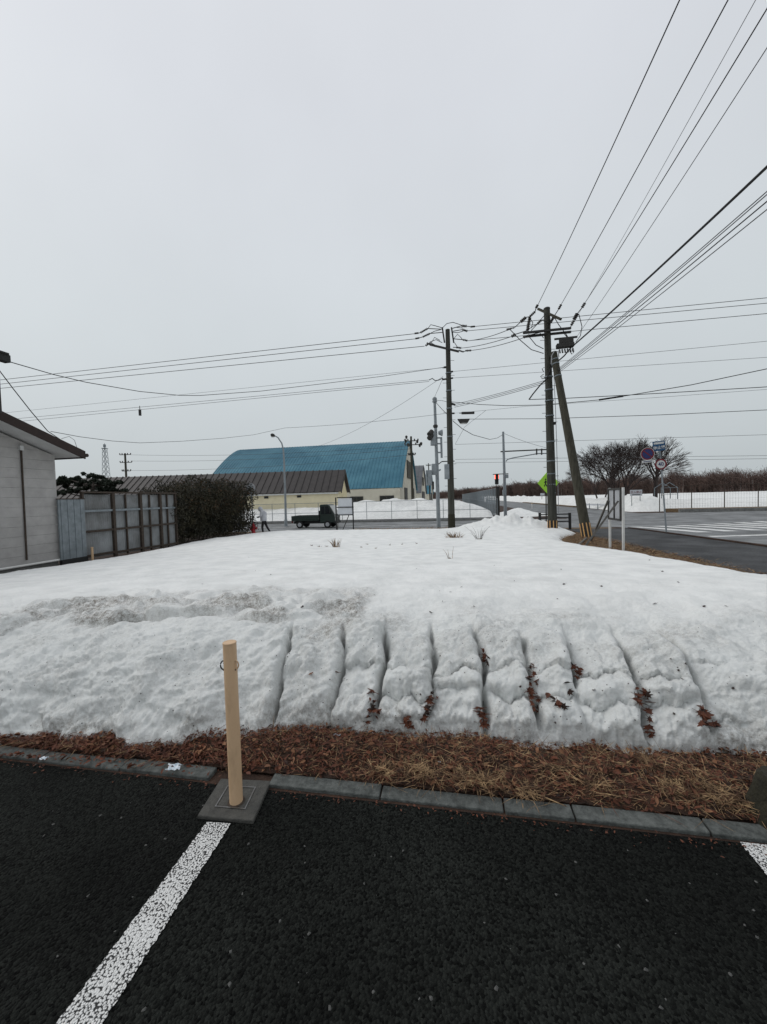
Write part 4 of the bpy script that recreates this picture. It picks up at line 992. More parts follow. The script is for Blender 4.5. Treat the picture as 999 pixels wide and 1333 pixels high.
for w0 in (-.62, .40): TB(1.645, 1.69, w0, w0 + .22, .58, .74).build('headlight', m_lensglass, cab)
for w0 in (-.88, .72): TB(1.30, 1.36, w0, w0 + .14, 1.10, 1.34).build('mirror', m_black, cab, bevel=.01)
TB(.74, .88, -.715, -.705, .92, .95).build('door_handle', m_black, cab)
for l in (-1.10, 1.08):
    for w0 in (-.66, .66):
        c = W(tu + w0, tv + l, tz + .275); s_ = 1 if w0 > 0 else -1
        wh = MB().lathe(c - UV * .075, UV, [(0, .22), (.015, .27), (.135, .27), (.15, .22)], 20).build('wheel', m_tyre, t, True)
        MB().lathe(c + UV * (.06 * s_), UV * s_, [(0, .16), (.02, .15), (.025, .05)], 14).build('rim', m_backgrey, wh, True)

# ---- notice board in the snow
nd = 22.6; n0, n1 = P(438.6, 691, nd), P(460.5, 691, nd); nt0 = P(438.2, 647.5, nd).z
dd_ = (n1 - n0); dd_.z = 0; dd_.normalize(); nn_ = Vector((-dd_.y, dd_.x, 0))
t = thing('notice_board', 'blank white notice board in a black frame standing in the snow', 'notice board', ((n0.x + n1.x) / 2, n0.y, T(22.6)))
for q in (n0, n1): MB().box((q.x, q.y, (nt0 + T(22.6) - .3) / 2), (.07, .06, nt0 - T(22.6) + .3), (dd_, nn_, ZV)).build('leg', m_black, t)
for py in (647.8, 660.5, 670.5): MB().beam(P(438.6, py, nd) , P(460.5, py - .4, nd), .05, .055).build('rail', m_black, t)
c0_, c1_ = P(440.0, 648.8, nd + .02), P(459.2, 660, nd + .02); MB().box((c0_ + c1_) / 2, (abs(c1_.x - c0_.x), .02, abs(c0_.z - c1_.z)), (dd_, nn_, ZV)).build('board', m_boardw, t)
c0_, c1_ = P(440.0, 661.2, nd + .02), P(459.2, 670, nd + .02); MB().box((c0_ + c1_) / 2, (abs(c1_.x - c0_.x), .02, abs(c0_.z - c1_.z)), (dd_, nn_, ZV)).build('board', m_boardw, t)
for a_, c_ in (((458.5, 661), (446, 691)), ((441, 672), (439.5, 691))):
    MB().beam(P(*a_, nd + .06), P(*c_, nd + .75), .035, .035).build('brace', m_dark, t)

# ================================================================== poles, signals, signs
def px_part(t, name, segs, m, smooth=True, n=8):
    """separate round pieces between pixel pairs: (px0,py0,D0,px1,py1,D1,r0,r1)"""
    for (x0, y0, d0, x1, y1, d1, r0_, r1_) in segs:
        MB().cyl(P(x0, y0, d0), P(x1, y1, d1), r0_, r1_, n).build(name, m, t, smooth)
def insulator(t, a, c, r_, m=None):
    a, c = Vector(a), Vector(c); L = (c - a).length; r_ *= .72; pr = [(0, r_ * .3)]
    k = max(3, int(L / .07))
    for i in range(k): pr += [(L * (i + .15) / k, r_ * .45), (L * (i + .5) / k, r_), (L * (i + .85) / k, r_ * .45)]
    pr.append((L, r_ * .25)); MB().lathe(a, c - a, pr, 8).build('insulator', m or m_insul, t, True)
def steps(t, base, top, r_, z0, z1, dz=.42):
    b = MB(); k = 0; z_ = z0
    while z_ < z1:
        f_ = (z_ - base.z) / (top.z - base.z); c = base.lerp(top, f_); s_ = 1 if k % 2 else -1
        b.cyl(c, c + _R0 * (s_ * (r_ + .17)), .011, n=5); z_ += dz; k += 1
    o = b.build('step_bolts', m_dark, t); o['kind'] = 'stuff'
def bands(t, base, top, r_, zs, m):
    for z_ in zs:
        f_ = (z_ - base.z) / (top.z - base.z); c = base.lerp(top, f_)
        MB().lathe(c, top - base, [(0, r_ + .004), (.004, r_ + .012), (.05, r_ + .012), (.054, r_ + .004)], 14).build('band', m, t, True)

# ---- P1: pole in the middle
D1 = 22.2
b1 = P(588.4, 691, D1); t1 = P(583, 429, D1); b1.z = T(22.2) - .1
t = thing('utility_pole', 'concrete utility pole behind the snow, between the two smaller signal poles', 'utility pole', b1)
pole1 = t
MB().tube([b1 - ZV * .3, t1], [.205, .125], 16).build('shaft', m_poleconc, t, True)
steps(t, b1, t1, .17, 2.2, t1.z - 1.5); bands(t, b1, t1, .16, [2.2, 3.6, 5.0, 6.6, 7.6, 8.6], m_galv)
b1m = b1.lerp(t1, .09)
MB().tube([b1.lerp(t1, .005), b1m], [.215, .205], 16).build('base_wrap', m_moss, t, True)
MB().beam(P(560, 448.5, D1 + .35), P(597.5, 457.5, D1 - .35), .10, .10).build('crossarm', m_dark, t)
MB().beam(P(556, 446.5, D1 + .5), P(562, 449, D1 + .4), .08, .08).build('crossarm', m_dark, t)
for x_ in (577, 589): MB().beam(P(x_ - 1, 426, D1), P(x_ + 2, 446, D1), .07, .07).build('bracket', m_dark, t)
for a_, c_, r_ in (((547.5, 433), (557, 427.5), .10), ((550.5, 438.5), (560, 434), .10), ((554, 450), (561, 446), .10),
                 ((601, 424), (608, 424.5), .13), ((602, 429), (609, 431), .12), ((603, 442), (609, 443.5), .10), ((594, 452), (601, 453), .10), ((606, 456.5), (614, 456), .10), ((597, 456), (604, 458), .09)):
    insulator(t, P(*a_, D1 - .1), P(*c_, D1 - .1), r_)
for pts in ([(557, 428), (561, 422.5), (567, 424), (574, 426), (577, 428)], [(576, 427), (582, 421), (590, 419.5), (598, 422), (603, 424)], [(560, 434), (566, 431), (574, 429)], [(560, 445), (568, 442), (576, 446)], [(588, 428), (594, 426), (603, 427)], [(588, 432), (596, 433), (603, 431)], [(590, 442), (596, 435), (601, 440), (603, 443)], [(592, 446), (596, 452), (601, 453)], [(562, 446), (566, 439), (573, 443)]):
    MB().tube([P(x, y, D1 - .05) for x, y in pts], .018, 6).build('jumper_wire', m_wire, t, True)
for a_, c_ in (((540, 434), (545, 433.3)), ((541, 440.7), (546, 439.8)), ((613, 425.3), (618.5, 424.8))): MB().cyl(P(*a_, D1), P(*c_, D1), .05, n=8).build('clamp', m_insul, t, True)
for a_, c_ in (((557, 427.5), (577, 428.5)), ((560, 434), (577, 432.5)), ((561, 446), (570, 451)), ((590, 427), (601, 424)), ((590, 431), (602, 429)), ((591, 441), (603, 442)), ((540, 434.3), (547.5, 433)), ((541, 441), (550.5, 438.5)), ((608, 424.5), (613, 425.2)), ((604, 458), (606, 456.5)), ((590, 452), (594, 452))):
    MB().cyl(P(*a_, D1 - .05), P(*c_, D1 - .05), .022, n=6).build('tie_rod', m_dark, t, True)
px_part(t, 'cable_clamp', [(576, 494, D1, 590, 492, D1, .05, .05), (578, 478, D1, 582, 477.5, D1, .05, .05), (586, 484, D1, 590, 483.5, D1, .05, .05), (585, 524, D1, 593, 527, D1, .06, .06), (582, 538, D1, 592, 538, D1, .05, .05)], m_dark)
b = MB(); b.tube([P(559, 494.5, D1), P(563, 492.5, D1), P(567, 495.5, D1), P(572, 494.5, D1), P(577, 492, D1)], .025, 6); b.build('cable_dead_end', m_wire, t, True)
MB().box(P(582, 614, D1 - .25), (.26, .2, .85)).build('equipment_box', m_sigpole, t, bevel=.02)

# ---- P2: pole with the leaning strut
D2 = 18.1
b2 = P(720, 693, D2); t2 = P(712.2, 402, D2); b2.z = T(18.1) - .1
t = thing('utility_pole', 'tall concrete utility pole with double crossarm and switch box, beside the leaning strut', 'utility pole', b2)
pole2 = t
MB().tube([b2 - ZV * .3, t2], [.215, .135], 18).build('shaft', m_poleconc, t, True)
MB().lathe(t2 - ZV * .03, t2 - b2, [(0, .145), (.06, .145), (.09, .10)], 14).build('pole_cap', m_dark, t, True)
steps(t, b2, t2, .18, 2.0, t2.z - 1.0); bands(t, b2, t2, .185, [.9, 1.25, 1.6, 2.0, 2.5, 3.1, 4.0, 5.2, 5.9, 6.4, 7.0], m_galv)
f0_, f1_ = b2.lerp(t2, .012), b2.lerp(t2, .068)
g2 = MB().tube([f0_, f1_], [.224, .219], 18).build('base_guard', m_black, t, True)
for k in range(9):
    a = 2 * math.pi * k / 9 + .3; o_ = Vector((math.cos(a), math.sin(a), 0)) * .225
    MB().beam(f0_ + o_, f1_ + o_ * .98, .045, .012, Vector((-math.sin(a), math.cos(a), 0)).cross(ZV)).build('reflective_strip', m_stripe, g2)
for dz_, dy_ in ((431.5, -.16), (436.5, .0)):
    MB().beam(P(681.5, dz_ + 1.8, D2 + dy_ - .05), P(743.5, dz_ - 4.5, D2 + dy_ - .05), .09, .09).build('crossarm', m_dark, t)
MB().beam(P(701, 402, D2 + .5), P(730.5, 415.5, D2 - .7), .10, .10).build('crossarm', m_poleold, t)
MB().cyl(P(722, 441.5, D2), P(752, 438.3, D2 - .3), .05, n=8).build('crossarm', m_dark, t, True)
MB().beam(P(728, 444, D2 - .2), P(747, 441.5, D2 - .35), .06, .2).build('switch_frame', m_dark, t)
sw0, sw1 = P(724.5, 451, D2 - .15), P(747.5, 448.5, D2 - .3)
swb = MB().beam(sw0, sw1, .26, .20).build('switch_box', m_dark, t, bevel=.03)
for k in range(6):
    c = sw0.lerp(sw1, .12 + .15 * k); insulator(swb, c - ZV * .2 - UV * .15, c - ZV * .42 - UV * .28, .06)
for k in range(3): c = sw0.lerp(sw1, .25 + .25 * k); insulator(swb, c + ZV * .2, c + ZV * .38, .05)
for a_, c_, r_ in (((687, 430), (690, 413), .12), ((678, 419), (685, 413), .12), ((690, 412), (697, 405.5), .09), ((698, 401), (700.5, 396.5), .09), ((717, 420), (722, 411), .10), ((727.5, 402.5), (731, 396), .09), ((700, 421.5), (705, 416.5), .09),
                 ((744, 423.5), (747.5, 417), .10), ((747.5, 416), (752, 408), .13), ((758, 400.5), (762, 394), .10), ((666, 438), (671.5, 435), .11), ((682, 439.2), (690, 436), .09), ((659.5, 428.5), (670, 426.5), .06)):
    insulator(t, P(*a_, D2 - .2), P(*c_, D2 - .2), r_)
for pts in ([(689, 412), (694, 420), (692, 427)], [(664, 428.5), (678, 443), (692, 455), (708, 460)], [(689, 438), (698, 449), (708, 454)], [(703, 433), (708, 440)], [(754, 409), (758, 425), (756, 437), (750, 445)], [(722, 413), (728, 423), (738, 436), (741, 441)], [(686, 430), (700, 421), (711, 408)], [(733, 432), (738, 438), (742, 444)],
            [(709, 478), (706, 480), (708, 484)], [(708, 487), (704, 490), (706, 493), (711, 492)], [(745, 455), (747, 459), (745, 461), (742, 457)]):
    MB().tube([P(x, y, D2 - .15) for x, y in pts], .017, 6).build('jumper_wire', m_wire, t, True)
MB().tube([P(743, 453, D2 - .2), P(735, 463, D2 - .15), P(728, 469, D2 - .1), P(718, 478, D2 - .2), P(712, 493, D2 - .2), P(703, 502, D2 - .1), P(694, 513, D2), P(689, 520, D2)], .03, 7).build('drop_cable', m_wire, t, True)
MB().tube([b2.lerp(t2, .1) + Vector((.26, -.1, 0)), b2.lerp(t2, .55) + Vector((.24, -.1, 0)), b2.lerp(t2, .72) + Vector((.2, -.1, 0))], .014, 6).build('earth_wire', m_backgrey, t, True)
MB().box(P(722, 551, D2 - .1), (.09, .09, .13)).build('cable_tap', m_black, t)
for a_, c_ in (((671.5, 435), (687, 430)), ((690, 436), (702, 433)), ((670, 426.5), (678, 419)), ((660, 430), (666, 428)), ((685, 413), (690, 412)), ((697, 405.5), (698, 401)), ((722, 411), (727.5, 402.5)), ((705, 416.5), (717, 420)), ((752, 408), (758, 400.5)), ((690, 413), (697, 405.5)), ((687, 430), (690, 432)), ((717, 420), (716, 430)), ((700, 421.5), (692, 430)), ((743, 427), (744, 423.5))):
    MB().cyl(P(*a_, D2 - .2), P(*c_, D2 - .2), .02, n=6).build('tie_rod', m_dark, t, True)
# strut
ds0 = 15.9
sb0 = P(765.5, 702, ds0); sb0.z = T(16.5) - .15; st1 = P(721, 459, D2 - .35)
t = thing('strut_pole', 'brown concrete strut pole leaning against the tall utility pole', 'utility pole', sb0)
MB().tube([sb0, st1], [.20, .145], 16).build('shaft', m_poleold, t, True)
sg0, sg1 = sb0.lerp(st1, .012), sb0.lerp(st1, .085)
gg = MB().tube([sg0, sg1], [.207, .203], 16).build('base_guard', m_black, t, True)
ax_ = (st1 - sb0).normalized(); e1 = ax_.cross(Vector((0, 1, 0))).normalized(); e2 = ax_.cross(e1)
for k in range(9):
    a = 2 * math.pi * k / 9; o_ = (e1 * math.cos(a) + e2 * math.sin(a)) * .209
    MB().beam(sg0 + o_, sg1 + o_ * .985, .045, .012, (e1 * -math.sin(a) + e2 * math.cos(a)).cross(ax_)).build('reflective_strip', m_stripe, gg)
for f_ in (.86, .93, .955): MB().lathe(sb0.lerp(st1, f_), ax_, [(0, .165), (.05, .168), (.055, .158)], 14).build('band', m_galv, t, True)
MB().tube([P(718, 474, D2 - .5), P(718.5, 463, D2 - .55), P(722, 457, D2 - .55), P(727, 457.5, D2 - .55), P(728, 465, D2 - .55)], .022, 6).build('binding_strap', m_backgrey, t, True)

# ---- distant poles
def small_pole(label, px0, py0, px1, py1, D, zb, arms, r_=.16, group=None):
    tp = P(px1, py1, D); bs = P(px0, py0, D); bs.z = zb
    t = thing('utility_pole', label, 'utility pole', bs)
    MB().tube([bs - ZV * .3, tp], [r_, r_ * .7], 10).build('shaft', m_poleold, t, True)
    s_ = D / FPX
    for (dy, xl, xr) in arms:
        c = tp - ZV * dy * s_; MB().beam(c - _R0 * xl * s_ - UV * .12, c + _R0 * xr * s_ - UV * .12, .09, .09).build('crossarm', m_dark, t)
        for q in (-xl, -xl * .5, xr * .5, xr): MB().lathe(c + _R0 * q * s_ - UV * .12 + ZV * .03, ZV, [(0, .03), (.05, .10), (.10, .06), (.15, .10), (.22, .05)], 8).build('insulator', m_insul, t, True)
    return t, tp, s_
t, tp3, s3 = small_pole('thin dark pole with short crossarms beside the warehouse gable', 537.5, 660, 535.3, 568, 46, -.4, [(6, 8, 9), (11, 8, 12), (24, 4, 5)], .17)
for q in ((-6, 3), (-7, 8), (-4, 13), (8, 9), (13, 12), (11, 14)): MB().lathe(tp3 + _R0 * q[0] * s3 - ZV * q[1] * s3, ZV, [(0, .10), (.3, .16), (.4, .06)], 8).build('transformer_bushing', m_insul, t, True)
t, tp4, s4 = small_pole('thin pole with three crossarms on the skyline beyond the pine', 166, 650, 162.8, 590, 60, -.5, [(2, 6, 8), (12, 6, 9), (23, 4, 7)], .2)
small_pole('small distant pole just right of the gabled barns', 560.5, 657, 558, 603, 90, -.5, [(3, 3, 3)], .16)
small_pole('farthest tiny pole at the end of the mesh fence', 610, 652, 609.3, 634, 150, -.5, [(2, 2, 2)], .18)

# ---- signal pole (left)
D3 = 24.3
sb3 = P(571.5, 688, D3); sb3.z = T(24.3) - .1; sp3 = P(566, 517, D3)
t = thing('signal_pole', 'grey signal pole with side mounted lights and boxes left of the middle utility pole', 'traffic signal', sb3)
MB().tube([sb3 - ZV * .3, P(569, 605, D3), P(566.4, 530, D3)], [.13, .11, .085], 12).build('pole', m_sigpole, t, True)
MB().lathe(P(566.2, 523, D3), ZV, [(-.35, .08), (-.05, .09), (0, .17), (.06, .12), (.16, .15), (.24, .13), (.30, .05)], 12).build('pole_top', m_sigpole, t, True)
MB().lathe(P(567.2, 557, D3), ZV, [(0, .10), (.05, .15), (.16, .15), (.2, .10)], 12).build('collar', m_dark, t, True)
sg = MB().beam(P(564.6, 562, D3 - .2), P(564.0, 580, D3 - .2), .30, .30).build('signal_head', m_sigpole, t, bevel=.03)
for y in (561.5, 566.5): MB().cyl(P(562.5, y, D3 - .25), P(559, y + 4.2, D3 - .45), .15, .16, 12).build('visor', m_dark, sg, True)
MB().lathe(P(571, 563.5, D3 - .1), _R0, [(0, .10), (.2, .20), (.25, .20), (.26, .1)], 12).build('siren', m_sigpole, t, True)
lg = MB().beam(P(574.6, 569, D3), P(575.3, 596, D3), .09, .12).build('side_mast', m_sigpole, t)
for y in (570, 577.5, 589): MB().beam(P(568.5, y, D3), P(574.8, y, D3), .07, .08).build('bracket', m_sigpole, t)
MB().beam(P(570, 605, D3), P(575.5, 600.8, D3), .06, .06).beam(P(575.5, 600.8, D3), P(592, 600.2, D3 - .1), .06, .06).build('arm', m_dark, t)
MB().box(P(565.5, 611, D3 - .1), (.30, .22, .7)).build('control_box', m_sigpole, t, bevel=.02)
ps = MB().box(P(558.5, 622, D3 - .3), (.36, .25, .95)).build('pedestrian_signal', m_sigpole, t, bevel=.02)
MB().beam(P(560, 614, D3 - .2), P(569, 615, D3), .05, .05).build('bracket', m_sigpole, t)
MB().beam(P(569, 614.5, D3 - .05), P(574, 611, D3 - .1), .09, .09).build('bracket', m_sigpole, t)
for f_, y in ((0, 618.5), (1, 625.5)): MB().box(P(556.2, y, D3 - .35), (.02, .24, .28)).build('lens', m_lampoff, ps)
MB().box(P(564, 632, D3 - .15), (.12, .12, .5)).build('button_box', m_dark, t)

# ---- signal pole (right) with arms and a lit pedestrian lamp
D4 = 36.6
sb4 = P(658.5, 673, D4); sb4.z = -.55; sp4 = P(655.3, 562, D4)
t = thing('signal_pole', 'grey signal pole with horizontal arm at the far road corner', 'traffic signal', sb4)
MB().tube([sb4 - ZV * .2, sp4], [.16, .10], 12).build('pole', m_sigpole, t, True)
MB().tube([P(652, 588, D4), P(656, 587.6, D4), P(714, 585, D4 - .3)], .06, 8).build('arm', m_dark, t, True)
MB().tube([P(659, 600.5, D4), P(661, 598, D4), P(668, 596, D4), P(700, 590.5, D4 - .25), P(716, 590, D4 - .3)], .05, 8).build('arm', m_sigpole, t, True)
for x in (699, 705.5): MB().beam(P(x, 584, D4 - .35), P(x, 592, D4 - .35), .10, .10).build('bracket', m_dark, t)
hd_ = MB().box(P(716.5, 592, D4 - .4), (.4, .35, 1.15)).build('signal_head', m_sigpole, t, bevel=.03)
for k, y in enumerate((587.5, 592, 596.5)): MB().lathe(P(716.5, y, D4 - .6), -UV, [(0, .15), (.03, .15)], 14).build('lens', m_lampoff, hd_, True)
MB().beam(P(642, 617.5, D4 - .1), P(662, 616.5, D4), .07, .07).build('bracket', m_dark, t)
MB().box(P(660, 620, D4 - .1), (.25, .25, .35)).build('control_box', m_sigpole, t)
MB().box(P(657, 641, D4 - .1), (.3, .25, .5)).build('button_box', m_sigpole, t)
t = thing('pedestrian_signal', 'pedestrian light showing red, hanging left of the far signal pole', 'traffic signal', P(647, 628, D4 - .2))
MB().box(P(647, 624, D4 - .2), (.42, .28, .95), GR).build('housing', m_black, t, bevel=.03)
rl_ = MB().box(P(647, 620.8, D4 - .37), (.36, .03, .40), (VV, UV, ZV)).build('red_lens', m_lampred, t)
MB().box(P(647, 627.3, D4 - .37), (.34, .03, .38), (VV, UV, ZV)).build('green_lens', m_lampoff, t)
for y in (617.6, 624.3): MB().box(P(647, y, D4 - .42), (.42, .18, .03), (VV, UV, ZV)).build('visor', m_black, t)
# little standing figure on the lit lens
fc_ = P(647, 621, D4 - .39); b = MB(); b.lathe(fc_ + ZV * .10, -UV, [(0, .035), (.006, .035)], 10); b.box(fc_ + ZV * .0, (.08, .006, .13), (VV, UV, ZV)); b.box(fc_ - ZV * .11, (.05, .006, .10), (VV, UV, ZV))
b.build('figure', m_white, t)

# ---- yellow-green diamond warning sign behind P2
D5 = 21.2; sc_ = P(713.5, 628.5, D5); hf = .66
sb5 = P(711.5, 690, D5); sb5.z = T(21) - .1
t = thing('warning_sign', 'yellow green diamond crossing sign half hidden behind the tall utility pole', 'sign', sb5)
MB().tube([sb5, Vector((sb5.x + .02, sb5.y, sc_.z + .5))], .035, 8).build('post', m_dark, t, True)
yv = (VV * .93 - UV * -.37).normalized(); fr_ = yv.cross(ZV).normalized()
if fr_.y > 0: fr_ = -fr_
dm = [sc_ + fr_ * .05 + yv * hf, sc_ + fr_ * .05 + ZV * hf, sc_ + fr_ * .05 - yv * hf, sc_ + fr_ * .05 - ZV * hf]
pan = MB().prism(dm, -fr_ * .02).build('panel', m_lime, t)
# walking figures
def fig(c, s_, m, parent):
    b = MB(); o_ = fr_ * .056
    b.lathe(c + o_ + ZV * .30 * s_, fr_, [(0, .07 * s_), (.004, .07 * s_)], 12)
    for a_, c_, w_ in (((0, .20), (-.02, -.05), .12), ((-.02, -.05), (-.14, -.33), .07), ((-.02, -.05), (.12, -.33), .07), ((0, .17), (-.16, .0), .05), ((0, .17), (.15, .02), .05)):
        p0, p1 = c + o_ + yv * a_[0] * s_ + ZV * a_[1] * s_, c + o_ + yv * c_[0] * s_ + ZV * c_[1] * s_
        b.beam(p0, p1, w_ * s_, .004, fr_)
    o = b.build('figure', m, parent); return o
fig(sc_ - yv * .17, .62, m_black, pan); fig(sc_ + yv * .16 - ZV * .06, .45, m_black, pan)
for (px, py, ww) in ((706.5, 643.5, .22),): MB().box(P(px, py, D5 - .05), (ww, .02, .13)).build('name_plate', m_boardw, t)
MB().tube([P(705.8, 650, D5), P(706, 643, D5)], .012, 5).build('plate_bracket', m_dark, t)

# ---- black guard rail
D6 = 20.6
t = thing('guard_rail', 'low black three bar guard rail behind the tall utility pole', 'railing', P(722, 686, D6))
for px in (703, 742): 
    q = P(px + .5, 687, D6); q.z = T(20.6) - .2; MB().tube([q, P(px, 667.5, D6)], .075, 8).build('post', m_black, t, True)
for py in (669.5, 674, 679): MB().beam(P(703, py + .6, D6), P(742, py - .5, D6), .05, .06).build('rail', m_black, t)

# ---- billboard on white posts
L0 = G(812, 719); uu0, vv0 = uv_of(L0)
zt_ = PV(809.6, 634.5, vv0).z; L1 = W(uu0 + .95, vv0, T(uu0 + .95))
t = thing('roadside_board', 'double panel roadside board seen from behind on two white posts', 'sign board', L0)
for q in (L0, L1): MB().box((q.x, q.y, (zt_ + q.z - .3) / 2), (.055, .055, zt_ - q.z + .3), GR).build('post', m_white, t)
z0_, z1_ = PV(811, 677, vv0).z, zt_ - .04
for k in range(2):
    ua_ = uu0 + .04 + k * .44; MB().gbox(ua_ + .02, ua_ + .42, vv0 - .045, vv0 - .035, z0_ + .03, z1_ - .03).build('panel', m_backgrey, t)
for zz in (z0_, z1_): MB().gbox(uu0 + .03, uu0 + .92, vv0 - .07, vv0 - .03, zz - .03, zz + .03).build('frame_bar', m_dark, t)
for uu_ in (uu0 + .045, uu0 + .48, uu0 + .905): MB().gbox(uu_ - .025, uu_ + .025, vv0 - .072, vv0 - .03, z0_, z1_).build('frame_bar', m_dark, t)
MB().gbox(uu0 + .02, uu0 + .93, vv0 - .03, vv0 - .012, z0_, z1_).build('face_sheet', m_boardw, t)
br = [(W(uu0 + .10, vv0 - .09, PV(810, 652, vv0).z), G(754, 717)), (W(uu0 + .85, vv0 - .09, PV(797, 652, vv0).z), G(768, 704))]
for a_, c_ in br: MB().beam(a_, c_ - ZV * .12, .05, .05).build('brace', m_woodbrace, t)
MB().beam(G(748, 716) + ZV * .04, G(764, 702) + ZV * .05, .06, .06).build('ground_stake', m_woodbrace, t)

# ---- traffic sign post with three signs
D7 = 16.9
s0, s1 = P(868.5, 699, D7), P(859, 578, D7); s0.z = T(17.5) - .05
t = thing('traffic_sign', 'leaning grey post with no parking, speed limit and blue stop line signs', 'traffic sign', s0)
MB().tube([s0 - ZV * .2, s1], .034, 10).build('post', m_sigpole, t, True)
upv = (s1 - s0).normalized(); fr_ = (-UV).copy(); rtv = fr_.cross(upv).normalized() * -1
rtv = upv.cross(fr_).normalized()
if rtv.x < 0: rtv = -rtv
fr_ = rtv.cross(upv).normalized()
if fr_.y > 0: fr_ = -fr_
def disc(c, r_, m, parent, off, nm='disc', th=.006): return MB().lathe(c + fr_ * off, fr_, [(0, r_), (th, r_)], 32).build(nm, m, parent)
def ring(c, r0_, r1_, m, parent, off):
    b = MB(); n = 32; pts = []
    for k in range(n):
        a = 2 * math.pi * k / n; d_ = rtv * math.cos(a) + upv * math.sin(a); pts.append((c + fr_ * off + d_ * r0_, c + fr_ * off + d_ * r1_))
    for k in range(n): b.quad(pts[k][0], pts[k][1], pts[(k + 1) % n][1], pts[(k + 1) % n][0])
    return b.build('border', m, parent)
def text(s_, c, size, m, parent, off=.016, nm='lettering', sx=1.0, bold=0.0):
    cu = bpy.data.curves.new(nm, 'FONT'); cu.body = s_; cu.size = size; cu.align_x = 'CENTER'; cu.align_y = 'CENTER'; cu.extrude = .001; cu.offset = bold
    cu.materials.append(m); o = bpy.data.objects.new(nm, cu); COL.objects.link(o)
    me_ = bpy.data.meshes.new_from_object(o.evaluated_get(bpy.context.evaluated_depsgraph_get())); bpy.data.objects.remove(o)
    if not me_.materials: me_.materials.append(m)
    o = bpy.data.objects.new(nm, me_); COL.objects.link(o)
    p = c + fr_ * off - ORG[parent.name]; x = rtv * sx; y = upv; z_ = fr_
    o.parent = parent; o.matrix_local = Matrix(((x.x, y.x, z_.x, p.x), (x.y, y.y, z_.y, p.y), (x.z, y.z, z_.z, p.z), (0, 0, 0, 1))); return o
# stop line sign
c = P(858.2, 580.5, D7 - .1); pl = MB().box(c, (.48, .012, .42), (rtv, fr_, upv)).build('stop_line_plate', m_signblue, t)
MB().box(c + upv * .125 + fr_ * .009, (.40, .004, .085), (rtv, fr_, upv)).build('white_bar', m_white, pl)
text('停止線', c - upv * .075, .155, m_white, pl, .010, bold=.004)
MB().box(c - upv * .33, (.09, .012, .23), (rtv, fr_, upv)).build('mount_strip', m_galv, t)
# no parking
c = P(843.3, 590.8, D7 - .12); dk = disc(c, .275, m_signred, t, .0, 'no_parking_disc')
disc(c, .205, m_nopark, dk, .0075, 'blue_field', .002); ring(c, .263, .278, m_white, dk, .009)
MB().beam(c + fr_ * .012 - rtv * .14 + upv * .14, c + fr_ * .012 + rtv * .14 - upv * .14, .045, .003, fr_).build('slash', m_signred, dk)
MB().beam(c - fr_ * .03, P(860, 592, D7), .04, .03).build('bracket', m_galv, t)
c = P(843.6, 600.6, D7 - .12); sp_ = MB().box(c, (.47, .01, .105), (rtv, fr_, upv)).build('supplementary_plate', m_white, t)
MB().box(c + fr_ * .007, (.34, .002, .03), (rtv, fr_, upv)).build('plate_legend', m_nopark, sp_)
# speed limit
c = P(860.7, 604.3, D7 - .12); dk = disc(c, .235, m_signred, t, .0, 'speed_limit_disc'); disc(c, .172, m_white, dk, .0075, 'white_field', .002)
text('40', c, .225, m_nopark, dk, .012, bold=.004)
MB().beam(c - fr_ * .02, P(861.5, 604, D7 + .05), .04, .04).build('bracket', m_galv, t)
for py in (643,): MB().tube([P(863.4, py, D7), P(863.9, py + 1.6, D7)], .05, 10).build('band', m_white, t, True)

# ---- white warning board on the right fence, delineators, kit on the snow at the right
D8 = 40.0
c = P(828.5, 641.5, D8); t = thing('fence_sign', 'white lettered board fixed on the fence left of the bare trees', 'sign', (c.x, c.y, -.3))
fr_ = -UV; rtv = VV; upv = ZV
bd = MB().box(c, (1.15, .03, .62), (VV, UV, ZV)).build('board', m_boardw, t); text('立入禁止', c + ZV * .06, .27, m_signred, bd, .03)
MB().box(c - ZV * .19 - UV * .02, (.8, .004, .07), (VV, UV, ZV)).build('legend_line', m_dark, bd)
for dx in (-.4, .4): MB().cyl(Vector((c.x, c.y, -.4)) + VV * dx + UV * .05, c + VV * dx + UV * .05 + ZV * .3, .03, n=6).build('leg', m_galv, t)
for px, py, lab in ((693, 662, 'white delineator post on the far side road verge'), (801, 660, 'slim grey delineator post just left of the white fence board')):
    q = G(px, py); q.z = -.5; t = thing('delineator_post', lab, 'post', q)
    MB().cyl(q - ZV * .1, q + ZV * .95, .06, n=10).build('post', m_white, t, True); MB().cyl(q + ZV * .7, q + ZV * .82, .063, n=10).build('reflector_band', m_stripe, t, True)
# white guard rail along the far kerb
g0, g1 = G(756, 662), G(792, 663); t = thing('guard_rail', 'low white guard rail at the far kerb behind the leaning strut', 'railing', g0)
MB().beam(g0 + ZV * .55, g1 + ZV * .55, .06, .22).build('rail', m_boardw, t)
for f_ in (0.05, .35, .65, .95): q = g0.lerp(g1, f_); MB().cyl(q - ZV * .2, q + ZV * .68, .06, n=8).build('post', m_galv, t)
